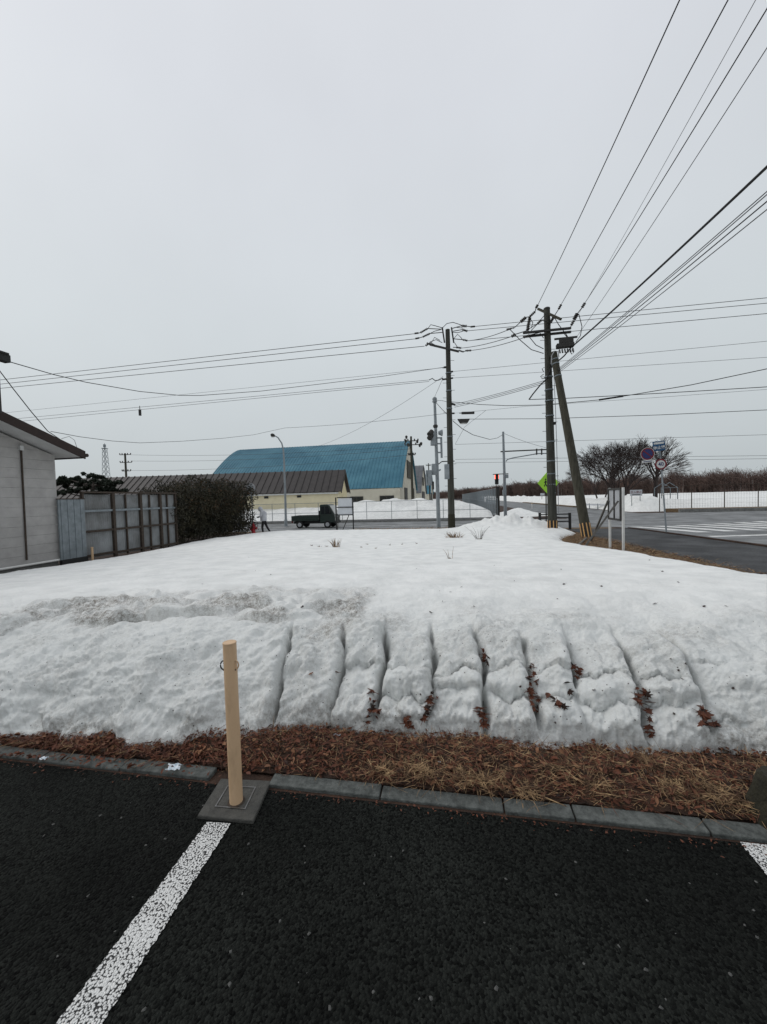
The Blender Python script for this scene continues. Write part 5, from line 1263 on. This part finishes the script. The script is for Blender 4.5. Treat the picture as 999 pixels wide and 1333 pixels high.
# small open frame shelter by the bare trees
q = G(872, 656); q = P(872, 656, 47); q.z = -.4
t = thing('frame_shelter', 'small open metal frame shelter on the snow right of the sign post', 'shelter', q)
for dx in (-1.0, 1.0):
    for dy in (0, 1.6): MB().cyl(q + _R0 * dx + UV * dy, q + _R0 * dx + UV * dy + ZV * 2.3, .05, n=6).build('post', m_galv, t)
for dx in (-1.0, 1.0): MB().beam(q + _R0 * dx + ZV * 2.3, q + ZV * 2.95, .07, .07).build('rafter', m_galv, t); MB().beam(q + _R0 * dx + ZV * 2.3 + UV * 1.6, q + ZV * 2.95 + UV * 1.6, .07, .07).build('rafter', m_galv, t)
for zz in (.8, 1.5, 2.3): MB().beam(q - _R0 + ZV * zz, q + _R0 + ZV * zz, .05, .05).build('cross_bar', m_galv, t)

# ================================================================== bare trees and woods
def bare_tree(name, label, base, height, spread, stems, seed, rad=.22, levels=6):
    r_ = random.Random(seed); t = thing(name, label, 'tree', base)
    trunk = MB(); crown = MB()
    def grow(p, d, L, rr_, lev):
        mid = p + d * L * .5 + Vector((r_.uniform(-1, 1), r_.uniform(-1, 1), r_.uniform(-.5, .5))) * L * .06
        q = p + d * L
        (trunk if lev < 2 else crown).tube([p, mid, q], [rr_, rr_ * .87, rr_ * .74], 6 if lev < 2 else 4 if lev < 4 else 3, False)
        if lev >= levels: return
        k = 4 if lev == 0 else 3
        for i in range(k):
            ang = r_.uniform(.22, .68) * (1 if i else .5); ax = Vector((r_.uniform(-1, 1), r_.uniform(-1, 1), r_.uniform(-1, 1))).cross(d)
            if ax.length < .05: continue
            nd = Matrix.Rotation(ang, 3, ax.normalized()) @ d; nd = (nd + Vector((nd.x * .18 * spread, nd.y * .18 * spread, .06))).normalized()
            grow(q, nd, L * r_.uniform(.68, .88), max(rr_ * r_.uniform(.50, .64), .012), lev + 1)
    for s_ in range(stems):
        a = 2 * math.pi * s_ / max(stems, 1) + .4; lean = .0 if stems == 1 else .42
        d = Vector((math.cos(a) * lean, math.sin(a) * lean * .6, 1)).normalized()
        grow(base + Vector((math.cos(a), math.sin(a), 0)) * (.25 if stems > 1 else 0) - ZV * .2, d, height * .235, rad, 0)
    trunk.build('trunk', m_twig, t, True); crown.build('crown', m_twig, t)
    return t
q = P(806, 660, 49); q.z = -.3; bare_tree('bare_tree', 'wide multi stemmed bare tree on the snow behind the roadside board', q, 9.6, 1.1, 5, 8, .16, 6)
q = P(854, 660, 50); q.z = -.3; bare_tree('bare_tree', 'single trunk bare tree behind the traffic signs', q, 10.0, 1.2, 1, 31, .32, 6)
q = P(783, 658, 56); q.z = -.3; bare_tree('bare_tree', 'slim bare tree at the left of the bare tree clump', q, 8.4, 1.2, 2, 23, .13, 6)
# the woods on the skyline
r_ = np.random.default_rng(33); NT = 2600
f_ = r_.random(NT); A = np.array([26.0, 330.0]); B = np.array([60, 250.0]); C = np.array([150, 150.0]); E_ = np.array([260, 95.0])
seg = np.where(f_[:, None] < .22, A + (B - A) * (f_[:, None] / .22), np.where(f_[:, None] < .72, B + (C - B) * ((f_[:, None] - .22) / .5), C + (E_ - C) * ((f_[:, None] - .72) / .28)))
nrm_ = np.array([.55, .83]); seg = seg + nrm_ * (r_.random(NT)[:, None] ** 1.3 * 38)
hgt = .88 * (8.0 + 3.6 * fbm(f_ * 30, f_ * 0, 4, 3) + r_.random(NT) ** 2 * 3.4) * np.where(f_ < .4, .45 + f_ * 1.37, 1.0)
Vt = []; Ft = []; Vp = []; Fp = []; nv = 0; npv = 0
for i in range(NT):
    x, y = seg[i]; h_ = hgt[i]; pale = r_.random() < .09
    tri = np.array([[x - .13, y, -.6], [x + .13, y, -.6], [x + r_.normal() * .4, y + r_.normal() * .4, h_ * .95]])
    (Vp if pale else Vt).append(tri)
    k = 26; z0 = (.12 + .75 * r_.random(k)) * h_; an = r_.random(k) * 6.283; ln_ = (.22 + .25 * r_.random(k)) * h_ * (1.05 - z0 / h_ * .6)
    dx = np.cos(an) * ln_ * .55; dy = np.sin(an) * ln_ * .55; dz = ln_ * .8
    br_ = np.stack([np.stack([x + 0 * z0 - .05, y + 0 * z0, z0], -1), np.stack([x + 0 * z0 + .07, y + 0 * z0, z0 + .1], -1), np.stack([x + dx, y + dy, np.minimum(z0 + dz, h_ * 1.05)], -1)], 1)
    w_ = .10
    Vt.append(br_.reshape(-1, 3))
    # fine spray at the branch ends
    e0 = br_[:, 2]; k2 = 2
    for _ in range(k2):
        of = r_.normal(size=(k, 3)) * np.array([.9, .9, .8]); sp3_ = np.stack([e0 - of * .6, e0 - of * .6 + np.array([.12, 0, .05]), e0 + of * .6 + np.array([0, 0, .3])], 1); Vt.append(sp3_.reshape(-1, 3))
Vt = np.concatenate(Vt); o = np_mesh('woods', Vt, np.arange(len(Vt)).reshape(-1, 3), m_wood1); o['kind'] = 'stuff'; o['label'] = 'reddish brown leafless woods along the skyline at the right'
Vp = np.concatenate(Vp); o2 = np_mesh('pale_trunks', Vp, np.arange(len(Vp)).reshape(-1, 3), m_wood2, parent=o); o2['kind'] = 'stuff'
# woodland floor: brown undergrowth rising behind the edge
uf = MB(); pl = [A, B, C, E_]
for a_, c_ in zip(pl[:-1], pl[1:]):
    for k in range(3):
        o0, o1 = nrm_ * (10 + 12 * k), nrm_ * (22 + 12 * k); z0, z1 = [(-.5, 2.2), (2.2, 3.2), (3.2, 3.6)][k]
        uf.quad((a_[0] + o0[0], a_[1] + o0[1], z0), (c_[0] + o0[0], c_[1] + o0[1], z0), (c_[0] + o1[0], c_[1] + o1[1], z1), (a_[0] + o1[0], a_[1] + o1[1], z1))
struct(uf.build('hillside', m_wood1))

# ================================================================== wires
def wire(name, label, pts, r_, m, group=None):
    o = MB().tube(pts, r_, 6).build(name, m); tag(o, label, 'wire', group); return o
def overhead(a, Da, c, dz, r_, m, label, ext=1.9, sag=.0):
    """from a point on a pole through a second sighted pixel at a known height, on past the camera"""
    p0 = P(*a, Da); p1 = PZ(*c, p0.z - dz); e_ = p0 + (p1 - p0) * ext
    mid = p0.lerp(e_, 1 / ext); pts = []
    for t_ in np.linspace(0, 1, 25):
        q = p0.lerp(e_, t_); q.z = p0.z - dz * (1 - (2 * t_ * ext / ext - 1) ** 2) / max(1e-3, 1 - (2 / ext - 1) ** 2) ; pts.append(q)
    return wire('overhead_wire', label, pts, r_, m)
UPG = 'running from the switch pole to the upper right'
overhead((700.5, 397), D2 - .2, (885, 0), .25, .013, m_wire, 'leftmost black wire rising steeply from the switch pole to the top edge')
overhead((731, 396), D2 - .2, (948, 0), .25, .013, m_wire, 'second black wire from the left rising steeply to the top edge')
overhead((745, 423), D2 - .3, (984, 0), .25, .006, m_wireg, 'thin pale grey wire among the steep wires at the upper right')
overhead((762, 394), D2 - .6, (999, 11), .25, .013, m_wire, 'black wire leaving the frame at its upper right corner')
overhead((750, 440), D2 - .3, (999, 62), .25, .008, m_wire, 'thin wire below the corner wire, lowest of the steep group')
overhead((743, 453), D2 - .2, (999, 217), .2, .030, m_wire, 'thick black cable sloping up to the right edge')
for i, (ya, yb, rr_, mm_) in enumerate(((482, 249, .010, m_wireg), (483.5, 253, .010, m_wireg), (485, 262, .012, m_wire), (487, 272.5, .010, m_wireg))):
    overhead((722, ya + 2), D2 - .2, (999, yb), .2, rr_, mm_, ['topmost', 'second', 'darkest', 'lowest'][i] + ' wire of the four wire bundle under the thick cable at right')
def spanw(a, Da, c, dz, r_, m, label, sag=.25, ext=1.0, zend=None):
    p0 = P(*a, Da); p1 = PZ(*c, p0.z - dz); e_ = p0 + (p1 - p0) * ext
    return wire('overhead_wire', label, catenary(p0, e_, sag, 20), r_, m)
# to the left from P1
for i, (a, c) in enumerate((((540, 434.3), (0, 494.5)), ((541, 441), (0, 500)), ((553, 450.5), (0, 505.5)))):
    spanw(a, D1, c, .0, .016, m_wire, ['topmost', 'middle', 'lowest'][i] + ' of three parallel wires from the middle pole to the left edge', .0, 1.25)
wire('overhead_wire', 'drooping service cable from the middle pole to the mast at the left edge', catenary(P(578, 478, D1), P(8, 469, 10.0), .0, 2)[:1] + [P(x, y, d_) for x, y, d_ in ((500, 489.5, 21), (420, 499.5, 19.5), (340, 509, 18), (260, 514.8, 16.3), (234, 514.6, 15.8), (182, 509.5, 14.5), (112, 497.5, 12.8), (70, 487.5, 11.7), (6, 469, 10.3))], .012, m_wire)
spanw((578, 478.5), D1, (0, 538), .0, .008, m_wireg, 'thin wire beneath the drooping service cable, straight to the left edge', .0, 1.2)
for i, (ya, yb) in enumerate(((493.5, 547), (495.5, 551))): spanw((559, ya + 1), D1, (0, yb), .0, .011, m_wireg, ['upper', 'lower'][i] + ' wire of the grey pair with a small hanging tag', .0, 1.2)
q = P(182.3, 537, 24.5); o = MB().box(q, (.12, .1, .38)).cyl(q + ZV * .15, q + ZV * .42, .02, n=6).build('wire_tag', m_dark); tag(o, 'small dark tag hanging from the grey wire pair at left', 'tag')
wire('overhead_wire', 'faint wire from the middle pole to a clamp above the street lamp', catenary(P(581, 538, D1), P(371, 557, 24), .1), .009, m_wireg)
wire('overhead_wire', 'sagging cable from the house eave to the clamp above the street lamp', [P(*p_) for p_ in ((371, 557, 24), (330, 566, 21.5), (290, 570.5, 19), (234, 574.5, 16.5), (182, 576.5, 14.8), (146, 574, 13.6), (104, 568.5, 12.4), (66, 561.5, 11.5))], .009, m_wireg)
wire('overhead_wire', 'steep dark cable from the left mast down to the house eave', [P(-4, 478, 10.2), P(18, 507, 10.6), P(40, 535, 11), P(62, 561, 11.4), P(80, 573, 11.5)], .012, m_wire)
wire('guy_wire', 'thin slanting wire from the middle pole down toward the warehouse roof', catenary(P(577, 490, D1), P(404, 584, 40), .5), .009, m_wireg)
# right of P1 to P2
for i, (a, c, Dc) in enumerate((((609, 443.5), (660, 430), D2), ((601, 453), (666, 438), D2), ((614, 456), (682, 439.5), D2))):
    wire('overhead_wire', ['topmost', 'middle', 'lowest'][i] + ' of three short wires joining the tops of the two utility poles', catenary(P(*a, D1), P(*c, Dc), .08), .015, m_wire)
for i, (a, c) in enumerate((((618.5, 424.8), (999, 387.5)), ((609, 430.5), (999, 394.5)), ((609, 443.5), (999, 408)))):
    spanw(a, D1, c, .0, .014, m_wire, ['topmost', 'middle', 'lowest'][i] + ' of three long wires passing behind the switch pole to the right edge', .0, 1.3)
for i, (a, c) in enumerate((((590, 483.5), (999, 444)), ((590, 492), (999, 465)))):
    spanw(a, D1, c, .0, .009, m_wireg, ['upper', 'lower'][i] + ' of two faint wires crossing at mid height to the right edge', .0, 1.3)
for i, (ya, yb) in enumerate(((526, 495), (528, 497), (530, 499))):
    wire('overhead_wire', ['upper', 'middle', 'lower'][i] + ' strand of the grey bundle joining the two poles at mid height', catenary(P(592, ya, D1), P(710, yb, D2), .05), .012, m_wireg)
wire('overhead_wire', 'black cable from the switch pole to the right edge at mid height', [P(*p_) for p_ in ((689, 520, D2), (735, 518.5, 18), (813, 514.5, 17.6), (900, 509.5, 17.3), (999, 503.5, 17), (1100, 497, 16.8))], .016, m_wire)
wire('overhead_wire', 'sagging black cable that climbs to the right edge above its neighbours', [P(*p_) for p_ in ((588, 523, D1), (625, 526.5, 21.5), (660, 528, 20.5), (710, 527, 19.5), (780, 520.5, 18), (813, 515.5, 17.4), (900, 501, 16), (999, 480, 14.8), (1060, 466, 14.2))], .016, m_wire)
wire('overhead_wire', 'splice sleeve section thickening the black cable right of the strut', [P(780, 520.5, 17.9), P(796, 518, 17.65), P(812, 515.6, 17.4)], .04, m_wire)
wire('overhead_wire', 'level cable from the hanging lamp box to the right edge', [P(*p_) for p_ in ((612, 545.5, D1), (710, 545, 20.5), (860, 540, 19), (999, 533.5, 18), (1100, 528, 17.4))], .014, m_wire)
for i, (a, c) in enumerate((((593, 578.5), (999, 565.5)), ((593, 598), (999, 593.5)), ((593, 602.5), (999, 597.5)))):
    wire('overhead_wire', ['upper', 'middle', 'lower'][i] + ' of three faint low wires crossing the sky above the woods', catenary(P(*a, 48), P(c[0] + 40, c[1] - 1, 40), .0), .018, m_wireg)
wire('overhead_wire', 'slack loop of cable between the middle pole and the far signal pole', [P(*p_) for p_ in ((590, 548, D1), (602, 558, 24), (616, 566, 27), (638, 572, 32), (648, 570, 35), (655, 565.5, D4))], .02, m_wireg)
wire('overhead_wire', 'short dark cable from the left signal pole top to the middle pole', [P(568, 524, D3), P(575, 532, 23.2), P(582, 539, D1)], .016, m_wire)
wire('overhead_wire', 'short level cable joining the left signal pole top to the middle pole', [P(568, 521, D3), P(576, 521.5, 23.2), P(586, 524, D1)], .013, m_wire)
wire('overhead_wire', 'thin wire from the far signal pole top down behind the tall utility pole', catenary(P(656, 564, D4), P(712, 583, 38), .1), .014, m_wireg)
wire('guy_wire', 'thin line from the middle pole down to the lattice of the left signal pole', catenary(P(577, 492, D1), P(566, 517, D3), .0), .01, m_wireg)
for i, (a, c) in enumerate((((170, 592), (536, 580)), ((171, 600), (537, 584)), ((169, 612.5), (536, 592)))):
    wire('overhead_wire', ['topmost', 'middle', 'lowest'][i] + ' of three distant wires running from the skyline pole to the warehouse pole', catenary(P(*a, 60), P(*c, 46), .5), .018, m_wireg)
# hanging lamp boxes on the cable
c = P(604, 547.5, D1); t = thing('hanging_box', 'dark hanging box on the cable right of the middle pole', 'cable box', c)
MB().prism([c + _R0 * x + ZV * z_ for x, z_ in ((-.36, .11), (.36, .11), (.22, -.12), (-.22, -.12))], UV * .22).build('housing', m_dark, t, bevel=.01); MB().box(c - ZV * .14 + UV * .1, (.34, .16, .05)).build('lens', m_lensglass, t)
c = P(609.5, 537.5, D1); o = MB().cyl(c - _R0 * .36, c + _R0 * .36, .075, n=10).cyl(c - _R0 * .5, c - _R0 * .36, .02, n=6).build('cable_joint', m_dark, None, True); tag(o, 'dark cylindrical cable joint just above the hanging box', 'cable box')
wire('guy_wire', 'thin V shaped hanger wire between the hanging box and the cable above', [P(593, 578, D1), P(605, 556, D1), P(633, 534, 21.3)], .008, m_wireg)
wire('overhead_wire', 'faint wire with a clamp just above the level cable', [P(590, 538, D1), P(633, 534, 21.3), P(684, 529, 20), P(860, 517, 18.5), (P(1010, 506, 17.5))], .007, m_wireg)

# ================================================================== leaves, dead grass
def leaf_mesh(n, pos_fn, size, seed, tilt=.5):
    """pointed, slightly folded leaf blades"""
    r_ = np.random.default_rng(seed); Pp = np.array([pos_fn(r_) for _ in range(n)])
    s_ = (size[0] + (size[1] - size[0]) * r_.random(n) ** 1.5)[:, None]
    a = r_.random(n) * 6.283; X_ = np.stack([np.cos(a), np.sin(a), r_.normal(size=n) * tilt * .6], -1); X_ /= np.linalg.norm(X_, axis=1)[:, None]
    up_ = np.stack([r_.normal(size=n) * tilt, r_.normal(size=n) * tilt, np.ones(n)], -1); Y_ = np.cross(up_, X_); Y_ /= np.linalg.norm(Y_, axis=1)[:, None]; Zn = np.cross(X_, Y_)
    f_ = r_.uniform(.05, .5, n)[:, None]; w_ = r_.uniform(.35, .6, n)[:, None]
    tpl = [(-1, 0, 0), (-.35, .9, 1), (.35, .75, 1), (1, 0, .2), (.35, -.75, 1), (-.35, -.9, 1)]
    V = np.stack([Pp + X_ * s_ * x * .5 + Y_ * s_ * y * w_ * .5 + Zn * s_ * z * f_ * .5 for x, y, z in tpl], 1).reshape(-1, 3)
    b = np.arange(n)[:, None] * 6
    F = np.concatenate([b + np.array([[0, 1, 2, 3]]) * -1 * -1, b + np.array([[0, 3, 4, 5]])])
    return V, F
def blade_mesh(n, pos_fn, length, width, seed, lie=.8):
    r_ = np.random.default_rng(seed); Pp = np.array([pos_fn(r_) for _ in range(n)]); L = (length[0] + (length[1] - length[0]) * r_.random(n) ** 1.6)[:, None]
    a = r_.random(n) * 6.283; e_ = np.abs(r_.normal(size=n)) * (1 - lie) + .08
    d_ = np.stack([np.cos(a), np.sin(a), e_], -1); d_ /= np.linalg.norm(d_, axis=1)[:, None]
    side = np.stack([-np.sin(a), np.cos(a), r_.normal(size=n) * .4], -1); side /= np.linalg.norm(side, axis=1)[:, None]
    bend = np.stack([r_.normal(size=n), r_.normal(size=n), -np.abs(r_.normal(size=n)) * .5], -1) * .22
    w_ = (width * r_.uniform(.6, 1.4, n))[:, None]; rows = []
    for t_, wf in ((0, 1), (.35, .95), (.7, .7), (1.0, .15)):
        c = Pp + d_ * L * t_ + bend * L * t_ ** 2; c[:, 2] = np.maximum(c[:, 2], Pp[:, 2] - .004); rows += [c - side * w_ * wf, c + side * w_ * wf]
    V = np.stack(rows, 1).reshape(-1, 3); b = np.arange(n)[:, None] * 8
    F = np.concatenate([b + np.array([[0, 1, 3, 2]]), b + np.array([[2, 3, 5, 4]]), b + np.array([[4, 5, 7, 6]])])
    return V, F
def bed_h(u, v): return .012 + .045 * math.exp(-((u - 2.28) / .16) ** 2) + .02 * float(fbm(np.array(v * 4.0), np.array(u * 5.0), 2, 301))
def strip_pos(lo=2.03, hi=.12, pw=1.0, v0=-3.9, v1=2.8, dz=.03, bias=None):
    def f(r_):
        while True:
            v = r_.uniform(v0, v1)
            if bias is None or r_.random() < bias(v): break
        u1 = float(ub(v)) + hi; u = lo + (u1 - lo) * r_.random() ** pw; p = W(u, v); return (p.x, p.y, bed_h(u, v) + r_.random() * dz)
    return f
# the bed itself, lumpy
uu, vv = np.meshgrid(np.linspace(2.033, 2.95, 60), np.linspace(-6, 5, 500), indexing='ij')
zz = .010 + .05 * np.exp(-((uu - 2.28) / .18) ** 2) + .025 * fbm(vv * 4, uu * 5, 4, 301) + .008 * fbm(vv * 25, uu * 25, 2, 303)
ii = np.arange(uu.size).reshape(uu.shape); ff = np.stack([ii[:-1, :-1], ii[:-1, 1:], ii[1:, 1:], ii[1:, :-1]], -1).reshape(-1, 4)
struct(np_mesh('leaf_bed', np.stack([vv * CA + uu * SA, -vv * SA + uu * CA, zz], -1).reshape(-1, 3), ff, m_earth, smooth=True))
fewer = lambda v: float(np.interp(v, [-4, -1.2, 0, 2.8], [1, 1, .85, .65])); more = lambda v: float(np.interp(v, [-4, -1.6, -.6, .2, 2.8], [.12, .2, .6, .9, 1]))
for nm, m, n, sz, sd, dz in (('leaf_litter', m_leaf1, 7500, (.014, .045), 41, .035), ('leaf_litter', m_leaf2, 1500, (.014, .05), 42, .045), ('leaf_litter', m_leaf3, 2600, (.012, .04), 43, .03)):
    V, F = leaf_mesh(n, strip_pos(bias=fewer, dz=dz), sz, sd); o = np_mesh(nm, V, F, m); o['kind'] = 'stuff'; o['label'] = {41: 'reddish brown fallen leaves covering the strip below the snow', 42: 'tan fallen leaves scattered on the strip', 43: 'dark rotten leaves matted on the strip'}[sd]
V, F = leaf_mesh(420, strip_pos(1.93, -.12, 1.0, -3.9, -1.15, .02), (.015, .045), 44); V[:, 2] += .01; o = np_mesh('leaf_litter', V, F, m_leaf1); o['kind'] = 'stuff'; o['label'] = 'leaves spilling over the kerb at the left'
V, F = leaf_mesh(420, lambda r_: (lambda p, z_: (p.x, p.y, z_))(W(1.925 - abs(r_.normal()) * .03, r_.uniform(-3.8, 2.6)), .006 + r_.random() * .006), (.006, .022), 45, .25); o = np_mesh('leaf_litter', V, F, m_leaf1); o['kind'] = 'stuff'; o['label'] = 'leaf crumbs along the foot of the kerb'
V, F = blade_mesh(4200, strip_pos(bias=more, dz=.035, hi=.02), (.03, .15), .0013, 46, .78); o = np_mesh('dead_grass', V, F, m_straw); o['kind'] = 'stuff'; o['label'] = 'straw coloured dead grass matted on the strip by the kerb'
V, F = blade_mesh(5200, strip_pos(bias=fewer, dz=.045, hi=.05), (.03, .10), .0016, 51, .86); o = np_mesh('dead_grass', V, F, m_leaf1); o['kind'] = 'stuff'; o['label'] = 'matted reddish brown stems among the fallen leaves'
def clump_pos(r_):
    c = CL[r_.integers(len(CL))]; return (c[0] + r_.normal() * .05, c[1] + r_.normal() * .035, .03 + r_.random() * .05)
CL = [tuple(G(px, py, .03))[:2] for px, py in ((610, 1020), (640, 1025), (560, 1015), (720, 1010), (880, 1035), (930, 1040), (905, 1020), (840, 1000), (780, 1030), (960, 1050), (500, 1010), (690, 1035), (540, 1005))]
V, F = blade_mesh(1700, clump_pos, (.04, .13), .0014, 47, .72); o = np_mesh('dead_grass', V, F, m_straw); o['kind'] = 'stuff'; o['label'] = 'denser tufts of pale dead grass on the right half of the strip'
# long stalks lying about
for (a_, c_, lab) in (((672, 1027), (738, 1050), 'long dead stalk lying beside the kerb at right of centre'), ((906, 965), (912, 995), 'dark upright stalk at the foot of the bank at right'), ((946, 945), (970, 978), 'thin dry twig against the bank at the right')):
    p0, p1 = G(*a_, .05), G(*c_, .06); 
    if lab.startswith('dark') or lab.startswith('thin'): p0 = P(*a_, 2.35); p1 = P(*c_, 2.3)
    o = MB().tube([p0, p0.lerp(p1, .5) + ZV * .01, p1], [.0035, .003, .002], 5).build('dry_stalk', m_straw if 'long' in lab else m_leaf3); tag(o, lab, 'stalk')
# verge grass by the right-hand sidewalk and at the cross road
def vg(r_):
    u = r_.uniform(4.5, 21) if r_.random() < .85 else r_.uniform(10, 16); v = r_.uniform(3.6, 5.95); p = W(u, v); return (p.x, p.y, T(u) + r_.random() * .05)
V, F = blade_mesh(9000, vg, (.08, .28), .004, 48, .7); o = np_mesh('dead_grass', V, F, m_straw); o['kind'] = 'stuff'; o['label'] = 'brown dead grass between the snow and the right sidewalk'
V, F = leaf_mesh(2500, vg, (.03, .08), 49); o = np_mesh('leaf_litter', V, F, m_leaf1); o['kind'] = 'stuff'; o['label'] = 'brown leaves among the roadside grass at right'
V, F = blade_mesh(3500, lambda r_: (lambda u, v: (W(u, v).x, W(u, v).y, T(u) + r_.random() * .08))(r_.uniform(22.4, 23.9), r_.uniform(-6, 4)), (.12, .35), .008, 50, .6); o = np_mesh('dead_grass', V, F, m_straw); o['kind'] = 'stuff'; o['label'] = 'strip of dead grass along the near edge of the cross road'

# leaves caught in the grooves and strewn over the snow: single objects, sharing a few meshes
lr = random.Random(9)
def one_leaf(name, shape, m, sz):
    b = MB(); pts = []
    if shape == 'lobed':
        for k in range(16):
            a = 2 * math.pi * k / 16; r_ = sz * (.5 if k % 2 == 0 else .24) * (1 + .25 * math.cos(a)); pts.append(Vector((r_ * math.cos(a), r_ * math.sin(a), sz * .12 * lr.uniform(-1, 1))))
        c = Vector((0, 0, sz * .10)); n = 16
    else:
        pts = [Vector(p) * sz for p in ((-.5, 0, .02), (-.2, .2, .12), (.15, .2, .10), (.5, 0, 0), (.15, -.2, .12), (-.2, -.18, .10))]; c = Vector((0, 0, 0)); n = 6
    b.add([c] + pts, [(0, 1 + k, 1 + (k + 1) % n) for k in range(n)]); b.tube([pts[0] * .2, Vector((-sz * .75, 0, sz * .05))], sz * .02, 4); return b
lm = []
for k, (sh, m, sz) in enumerate((('lobed', m_leaf1, .05), ('long', m_leaf3, .032), ('long', m_leaf1, .045), ('lobed', m_leaf3, .04), ('lobed', m_leaf2, .045))):
    b = one_leaf('leaf', sh, m, sz); me = bpy.data.meshes.new('fallen_leaf'); me.from_pydata(b.v, [], b.f); me.materials.append(m); me.update(); lm.append(me)
def drop_leaf(px, py, k, sc_, lab, grp):
    p = snow_at(px, py)
    if p is None: return
    o = bpy.data.objects.new('fallen_leaf', lm[k]); COL.objects.link(o)
    o.location = p + Vector((0, -.006, .006)); o.rotation_euler = (lr.uniform(.2, .9), lr.uniform(-.4, .4), lr.uniform(0, 6.28)); o.scale = (sc_,) * 3
    tag(o, lab, 'leaf', grp)
grp1 = 'dead leaves caught in the bank'
for gx, pts in (('third', ((486, 905), (488, 915), (485, 925), (489, 930), (483, 938), (487, 921))), ('fourth', ((565, 905), (562, 913), (558, 925), (554, 935), (559, 918), (531, 940), (535, 948))), ('fifth', ((627, 852), (632, 860), (630, 930), (632, 942), (629, 926))), ('sixth', ((690, 868), (692, 880), (694, 888), (695, 900), (697, 912), (698, 922), (693, 894), (696, 906))),
                ('seventh', ((748, 866), (752, 870), (750, 878), (753, 874))), ('eighth', ((835, 897), (837, 905), (834, 915), (839, 921), (841, 925), (840, 940), (843, 950), (836, 910))), ('ninth', ((918, 925), (922, 932), (916, 934), (925, 938), (920, 940), (928, 942)))):
    for (x, y) in pts * 3: drop_leaf(x + lr.uniform(-2.5, 2.5), y + lr.uniform(-5, 5), lr.choice((0, 0, 2, 3)), lr.uniform(.9, 1.7), 'brown dead leaf wedged in the %s groove of the snow bank counted from the left' % gx, grp1)
for (x, y) in ((713, 906), (718, 910), (722, 914), (728, 916), (735, 918), (741, 920), (738, 888), (745, 902), (770, 896), (716, 908), (724, 917), (731, 914)): drop_leaf(x, y, lr.choice((2, 3, 1)), lr.uniform(1.1, 1.9), 'dark leaf in the loose clump on the bank between the sixth and seventh grooves', grp1)
for (x, y) in ((302, 944), (309, 940), (314, 945), (319, 947), (312, 950), (306, 949)): drop_leaf(x, y, lr.choice((1, 3)), lr.uniform(.9, 1.4), 'dark leaf in the clump on the snow foot just right of the bollard', grp1)
drop_leaf(405, 874, 4, 1.0, 'orange brown leaf lying on the bank right of the first groove', None); drop_leaf(441, 873, 0, 1.0, 'reddish leaf in the second groove of the bank', None)
for i in range(46):
    x, y = lr.uniform(330, 960), lr.uniform(835, 950)
    drop_leaf(x, y, lr.choice((1, 1, 3)), lr.uniform(.25, .6), 'tiny dark leaf scrap stuck on the grooved face of the bank', 'leaf scraps on the bank face')
for i in range(16):
    x, y = lr.uniform(20, 280), lr.uniform(860, 950)
    drop_leaf(x, y, 1, lr.uniform(.2, .45), 'tiny dark leaf scrap stuck on the bank left of the bollard', 'leaf scraps on the left bank')
for i in range(30):
    x, y = lr.uniform(250, 950), lr.uniform(715, 800)
    drop_leaf(x, y, lr.choice((1, 3)), lr.uniform(.5, 1.1), 'small dark leaf lying on the flat top of the snow field', 'leaves on the flat snow')

# tufts and twigs sticking through the snow
def tuft(name, label, px, py, n, L, m, w_=.006, spread=.12, cat='grass tuft', lean=.45, grp=None):
    p = snow_at(px, py)
    if p is None: p = G(px, py)
    t = thing(name, label, cat, p, grp); r_ = random.Random(int(px * 7 + py)); b = MB()
    for i in range(n):
        a = r_.uniform(0, 6.28); l_2 = L * r_.uniform(.45, 1.1); d_ = Vector((math.cos(a) * r_.uniform(0, lean) * 1.3, math.sin(a) * lean * .6 * r_.random(), 1)).normalized()
        q = p + Vector((math.cos(a), math.sin(a), 0)) * spread * r_.random() - ZV * .05
        b.tube([q, q + d_ * l_2 * .6, q + d_ * l_2 + Vector((d_.x, d_.y, -.15)) * l_2 * .3], [w_, w_ * .8, w_ * .3], 3, False)
    o = b.build('blades', m, t); o['kind'] = 'stuff'
    h = MB(); h.lathe(p - ZV * .04, ZV, [(0, spread * .9), (.045, spread * .6), (.055, spread * .2)], 8); h.build('root_clump', m_straw_earth, t, True)
tuft('grass_tuft', 'pale straw tuft in the snow below the notice board', 437, 709, 40, .30, m_straw, .006, .12)
tuft('grass_tuft', 'bushy straw tuft at the foot of the middle utility pole', 592, 697, 70, .26, m_straw, .007, .26, lean=.7)
tuft('twig_shrub', 'leafless twiggy shrub on the left flank of the snow mound', 625, 699, 14, .62, m_bark, .006, .12, 'shrub', .6)
tuft('grass_tuft', 'thin dry sprig alone on the open snow field', 586, 724, 5, .28, m_straw, .005, .05)
for (x, y, n) in ((405, 708, 8), (415, 709, 8), (424, 709, 9), (470, 710, 6), (478, 706, 6), (490, 711, 5), (508, 707, 4), (525, 706, 4), (543, 705, 4)): tuft('grass_tuft', 'small %s stub of dead grass in the row near the notice board' % {8: 'left', 9: 'dark', 6: 'sparse', 5: 'lone', 4: 'faint right-hand'}[n], x, y, n, .10, m_leaf3, .005, .05, grp='stubs of dead grass')
